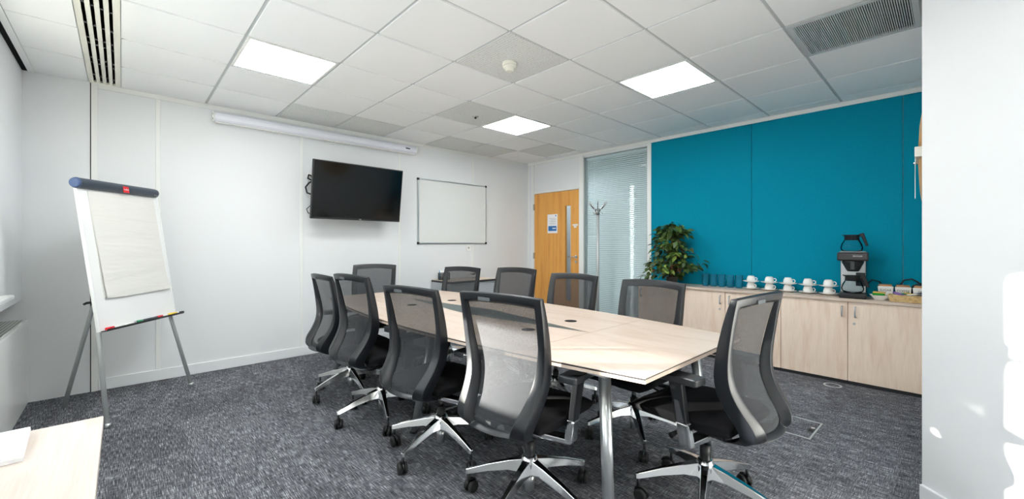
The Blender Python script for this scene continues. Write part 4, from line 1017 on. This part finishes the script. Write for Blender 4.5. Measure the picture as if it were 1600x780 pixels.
def leaf_pose(branch_dir):
    return (rnd.uniform(-0.7, 0.7), rnd.uniform(-0.25, 0.75), branch_dir + rnd.uniform(-1.2, 1.2)), rnd.uniform(0.8, 1.2)
NB = 30; extra = MB()
for k in range(NB):
    u = k / (NB - 1); z0 = 0.07 + 0.60 * u
    ang = k * 2.39996; ln = (0.40 - 0.26 * u) * rnd.uniform(0.7, 1.05)
    dx, dy = math.cos(ang), math.sin(ang)
    if dx > 0: ln = min(ln, 0.07 / max(0.15, dx))
    pts = []; rise = rnd.uniform(0.25, 0.75)
    for s in range(6):
        f = s / 5; pts.append(Vector((dx * ln * f, dy * ln * f, z0 + ln * (rise * f - 0.38 * f * f))))
    MB().tube(pts, [0.004, 0.0035, 0.003, 0.0025, 0.002, 0.001], 5).build('branch', 'bark', t)
    for q in range(24):
        f = rnd.uniform(0.2, 1.0); s = min(4, int(f * 5)); p = pts[s].lerp(pts[s + 1], f * 5 - s) + Vector((rnd.uniform(-0.03, 0.03), rnd.uniform(-0.035, 0.035), rnd.uniform(-0.04, 0.05)))
        if p.x > 0.06: p.x = 0.06
        if p.z < 0.1: p.z = 0.1
        rot, sc = leaf_pose(ang)
        kind = rnd.choices((0, 1, 2), (0.62, 0.24, 0.14))[0]
        if q < 10:
            o = put('leaf', lv[kind], t); o.location = p; o.rotation_euler = rot; o.scale = (sc, sc, sc)
        else:
            from mathutils import Euler
            M = Matrix.Translation(p) @ Euler(rot).to_matrix().to_4x4() @ Matrix.Scale(sc, 4)
            extra.add([M @ v.co for v in lv[0].vertices], [tuple(pl.vertices) for pl in lv[0].polygons], True)
fo = extra.build('foliage', 'leaf_a', t); fo['kind'] = 'stuff'

# ---- coat stand
t = thing('coat_stand', 'slim grey metal coat stand before the glazed panel', 'coat stand', (4.72, 3.311, 0))
MB().cyl((0, 0, 0.012), (0, 0, 1.66), 0.021, 0.021, 18).build('pole', 'silver_matt', t)
MB().lathe([(0, 0.0005), (0.17, 0.0005), (0.17, 0.008), (0.03, 0.02), (0, 0.02)], 32).build('base', 'silver_matt', t, recalc=True)
MB().cyl((0, 0, 1.62), (0, 0, 1.70), 0.026, 0.026, 18).build('collar', 'steel', t)
for k in range(4):
    a = math.radians(35 + 90 * k); dx, dy = math.cos(a), math.sin(a)
    MB().tube([(0.02 * dx, 0.02 * dy, 1.66), (0.035 * dx, 0.035 * dy, 1.70), (0.10 * dx, 0.10 * dy, 1.79), (0.115 * dx, 0.115 * dy, 1.797), (0.118 * dx, 0.118 * dy, 1.78), (0.05 * dx, 0.05 * dy, 1.70)], 0.0075, 8).build('coat_hook', 'steel', t)
    MB().tube([(0.02 * dx, 0.02 * dy, 1.635), (0.05 * dx, 0.05 * dy, 1.632), (0.058 * dx, 0.058 * dy, 1.65)], 0.007, 8).build('lower_peg', 'steel', t)

# ---- notice on the door
t = thing('door_notice', 'white printed notice with blue picture on the door', 'notice', (XB + 0.0005, 4.36, 1.545))
MB().box((-0.0012, -0.105, -0.15), (0, 0.105, 0.15)).build('sheet', 'paper_white', t)
MB().box((-0.0018, -0.085, -0.115), (-0.001, 0.085, -0.035)).build('blue_picture', 'ink_blue', t)
MB().box((-0.0022, -0.07, -0.082), (-0.0017, 0.0, -0.066)).build('picture_arrow', 'paper_white', t)
for k in range(8): MB().box((-0.0017, -0.075, 0.085 - k * 0.014), (-0.001, 0.07 - 0.02 * (k % 3), 0.088 - k * 0.014)).build('text_line', 'ink_grey', t)
MB().lathe([(0, 0), (0.012, 0), (0.012, 0.0006), (0, 0.0006)], 12).build('logo', 'ink_blue', t, recalc=True).matrix_local = Matrix.Translation((-0.001, -0.07, 0.125)) @ Matrix.Rotation(-PI / 2, 4, 'Y')

# ---- tambour cupboard by the corner, pen pots, little plant
t = thing('tambour_cupboard', 'low grey tambour cupboard with wooden top in the corner', 'cupboard', (0, 0, 0))
xa, xb, ya, yb = 3.10, 3.90, 4.45, YT - 0.009
cs = MB(); cs.box((xa, ya + 0.012, 0.03), (xa + 0.018, yb, 0.705)); cs.box((xb - 0.018, ya + 0.012, 0.03), (xb, yb, 0.705)); cs.box((xa + 0.018, yb - 0.01, 0.03), (xb - 0.018, yb, 0.705)); cs.box((xa + 0.018, ya + 0.012, 0.03), (xb - 0.018, yb - 0.01, 0.06)); cs.box((xa + 0.018, ya + 0.012, 0.685), (xb - 0.018, yb - 0.01, 0.705))
cs.build('carcass', 'tambour', t)
MB().box((xa + 0.01, ya + 0.02, 0.001), (xb - 0.01, yb, 0.03)).build('plinth', 'table_edge', t)
MB().box((xa - 0.004, ya - 0.004, 0.706), (xb + 0.004, yb, 0.731)).build('edge_band', 'table_edge', t)
MB().box((xa, ya, 0.7305), (xb, yb, 0.735)).build('top', 'maple_top', t)
sl = MB().box((0, -0.004, 0.062), (0.0175, 0.004, 0.683)).mesh('shutter_slat'); sl.materials.append(MATS['tambour'])
k = 0; x = xa + 0.02
while x < xb - 0.036:
    o = put('shutter_slat', sl, t, 0.002, 1); o.location = (x, ya + 0.02, 0); x += 0.019
MB().box((xb - 0.036, ya + 0.006, 0.06), (xb - 0.022, ya + 0.026, 0.685)).build('shutter_handle', 'gap_black', t)
for k, (x, y, lab) in enumerate(((3.185, 4.80, 'black wire pen pot on the tambour cupboard, left one'), (3.275, 4.79, 'black wire pen pot on the tambour cupboard, right one'))):
    t = thing('pen_pot', lab, 'pen pot', (x, y, 0.7355), 0, 'pen pots')
    for z in (0.002, 0.024, 0.046, 0.068, 0.090): MB().tube([(0.038 * math.cos(2 * PI * q / 16), 0.038 * math.sin(2 * PI * q / 16), z + 0.003) for q in range(16)], 0.004, 5, closed=True).build('wire_ring', 'black_plastic', t)
    for q in range(16): 
        a = 2 * PI * q / 16; MB().cyl((0.038 * math.cos(a), 0.038 * math.sin(a), 0.002), (0.038 * math.cos(a), 0.038 * math.sin(a), 0.094), 0.0035, n=5).build('wire', 'black_plastic', t)
    MB().lathe([(0, 0), (0.038, 0), (0.038, 0.003), (0, 0.003)], 16).build('pot_base', 'black_plastic', t, recalc=True)
    for q in range(3):
        pn = tag(MB().cyl((0, 0, 0), (0.012 * math.cos(2 * q), 0.012 * math.sin(2 * q), 0.125), 0.005, n=8).build('pen', ('white_plastic', 'teal_print', 'white_plastic')[q]), ('white pen leaning outwards', 'blue pen', 'white pen leaning inwards')[q] + ' in the %s wire pen pot' % ('left', 'right')[k], 'pen', 'pens in the pen pots')
        pn.location = (x + 0.014 * math.cos(2 * q), y + 0.014 * math.sin(2 * q), 0.7395)
t = thing('small_plant', 'tiny green plant on the tambour cupboard behind a chair', 'plant', (3.70, 4.74, 0.7355))
MB().lathe([(0, 0), (0.03, 0), (0.04, 0.045), (0.036, 0.045), (0.03, 0.035), (0, 0.035)], 18).build('pot', 'white_plastic', t, recalc=True)
for q in range(10):
    o = put('leaf', lv[q % 2], t); o.location = (0, 0, 0.035); o.rotation_euler = (0, -0.9 + 0.05 * q, q * 2.4); o.scale = (0.8, 0.9, 0.8)

# ---- wall clock seen edge-on on the end wall
t = thing('wall_clock', 'large round wooden wall clock seen edge-on beside the pier', 'clock', (3.60, YE + 0.001, 1.754)); t.rotation_euler = (-PI / 2, 0, 0)
R = 0.33
MB().lathe([(0, 0.004), (R, 0.004), (R, 0.012), (R * 0.93, 0.022), (R * 0.7, 0.034), (R * 0.35, 0.041), (0, 0.043)], 48).build('dial', 'clockwood', t, recalc=True)
MB().lathe([(0, 0.0), (R * 0.5, 0.0), (R * 0.5, 0.004), (0, 0.004)], 32).build('back_plate', 'gap_black', t, recalc=True)
MB().box((-R, -0.028, 0.010), (R, 0.028, 0.047)).build('centre_band', 'cream_plastic', t, 0.003)
MB().cyl((0, 0.02, 0.04), (0, 0.02, 0.066), 0.008, n=12).build('spindle', 'steel', t)
MB().box((-0.008, -0.02, 0.058), (0.008, 0.24, 0.060)).build('minute_hand', 'steel', t); MB().box((-0.10, 0.012, 0.053), (0.01, 0.03, 0.055)).build('hour_hand', 'steel', t)
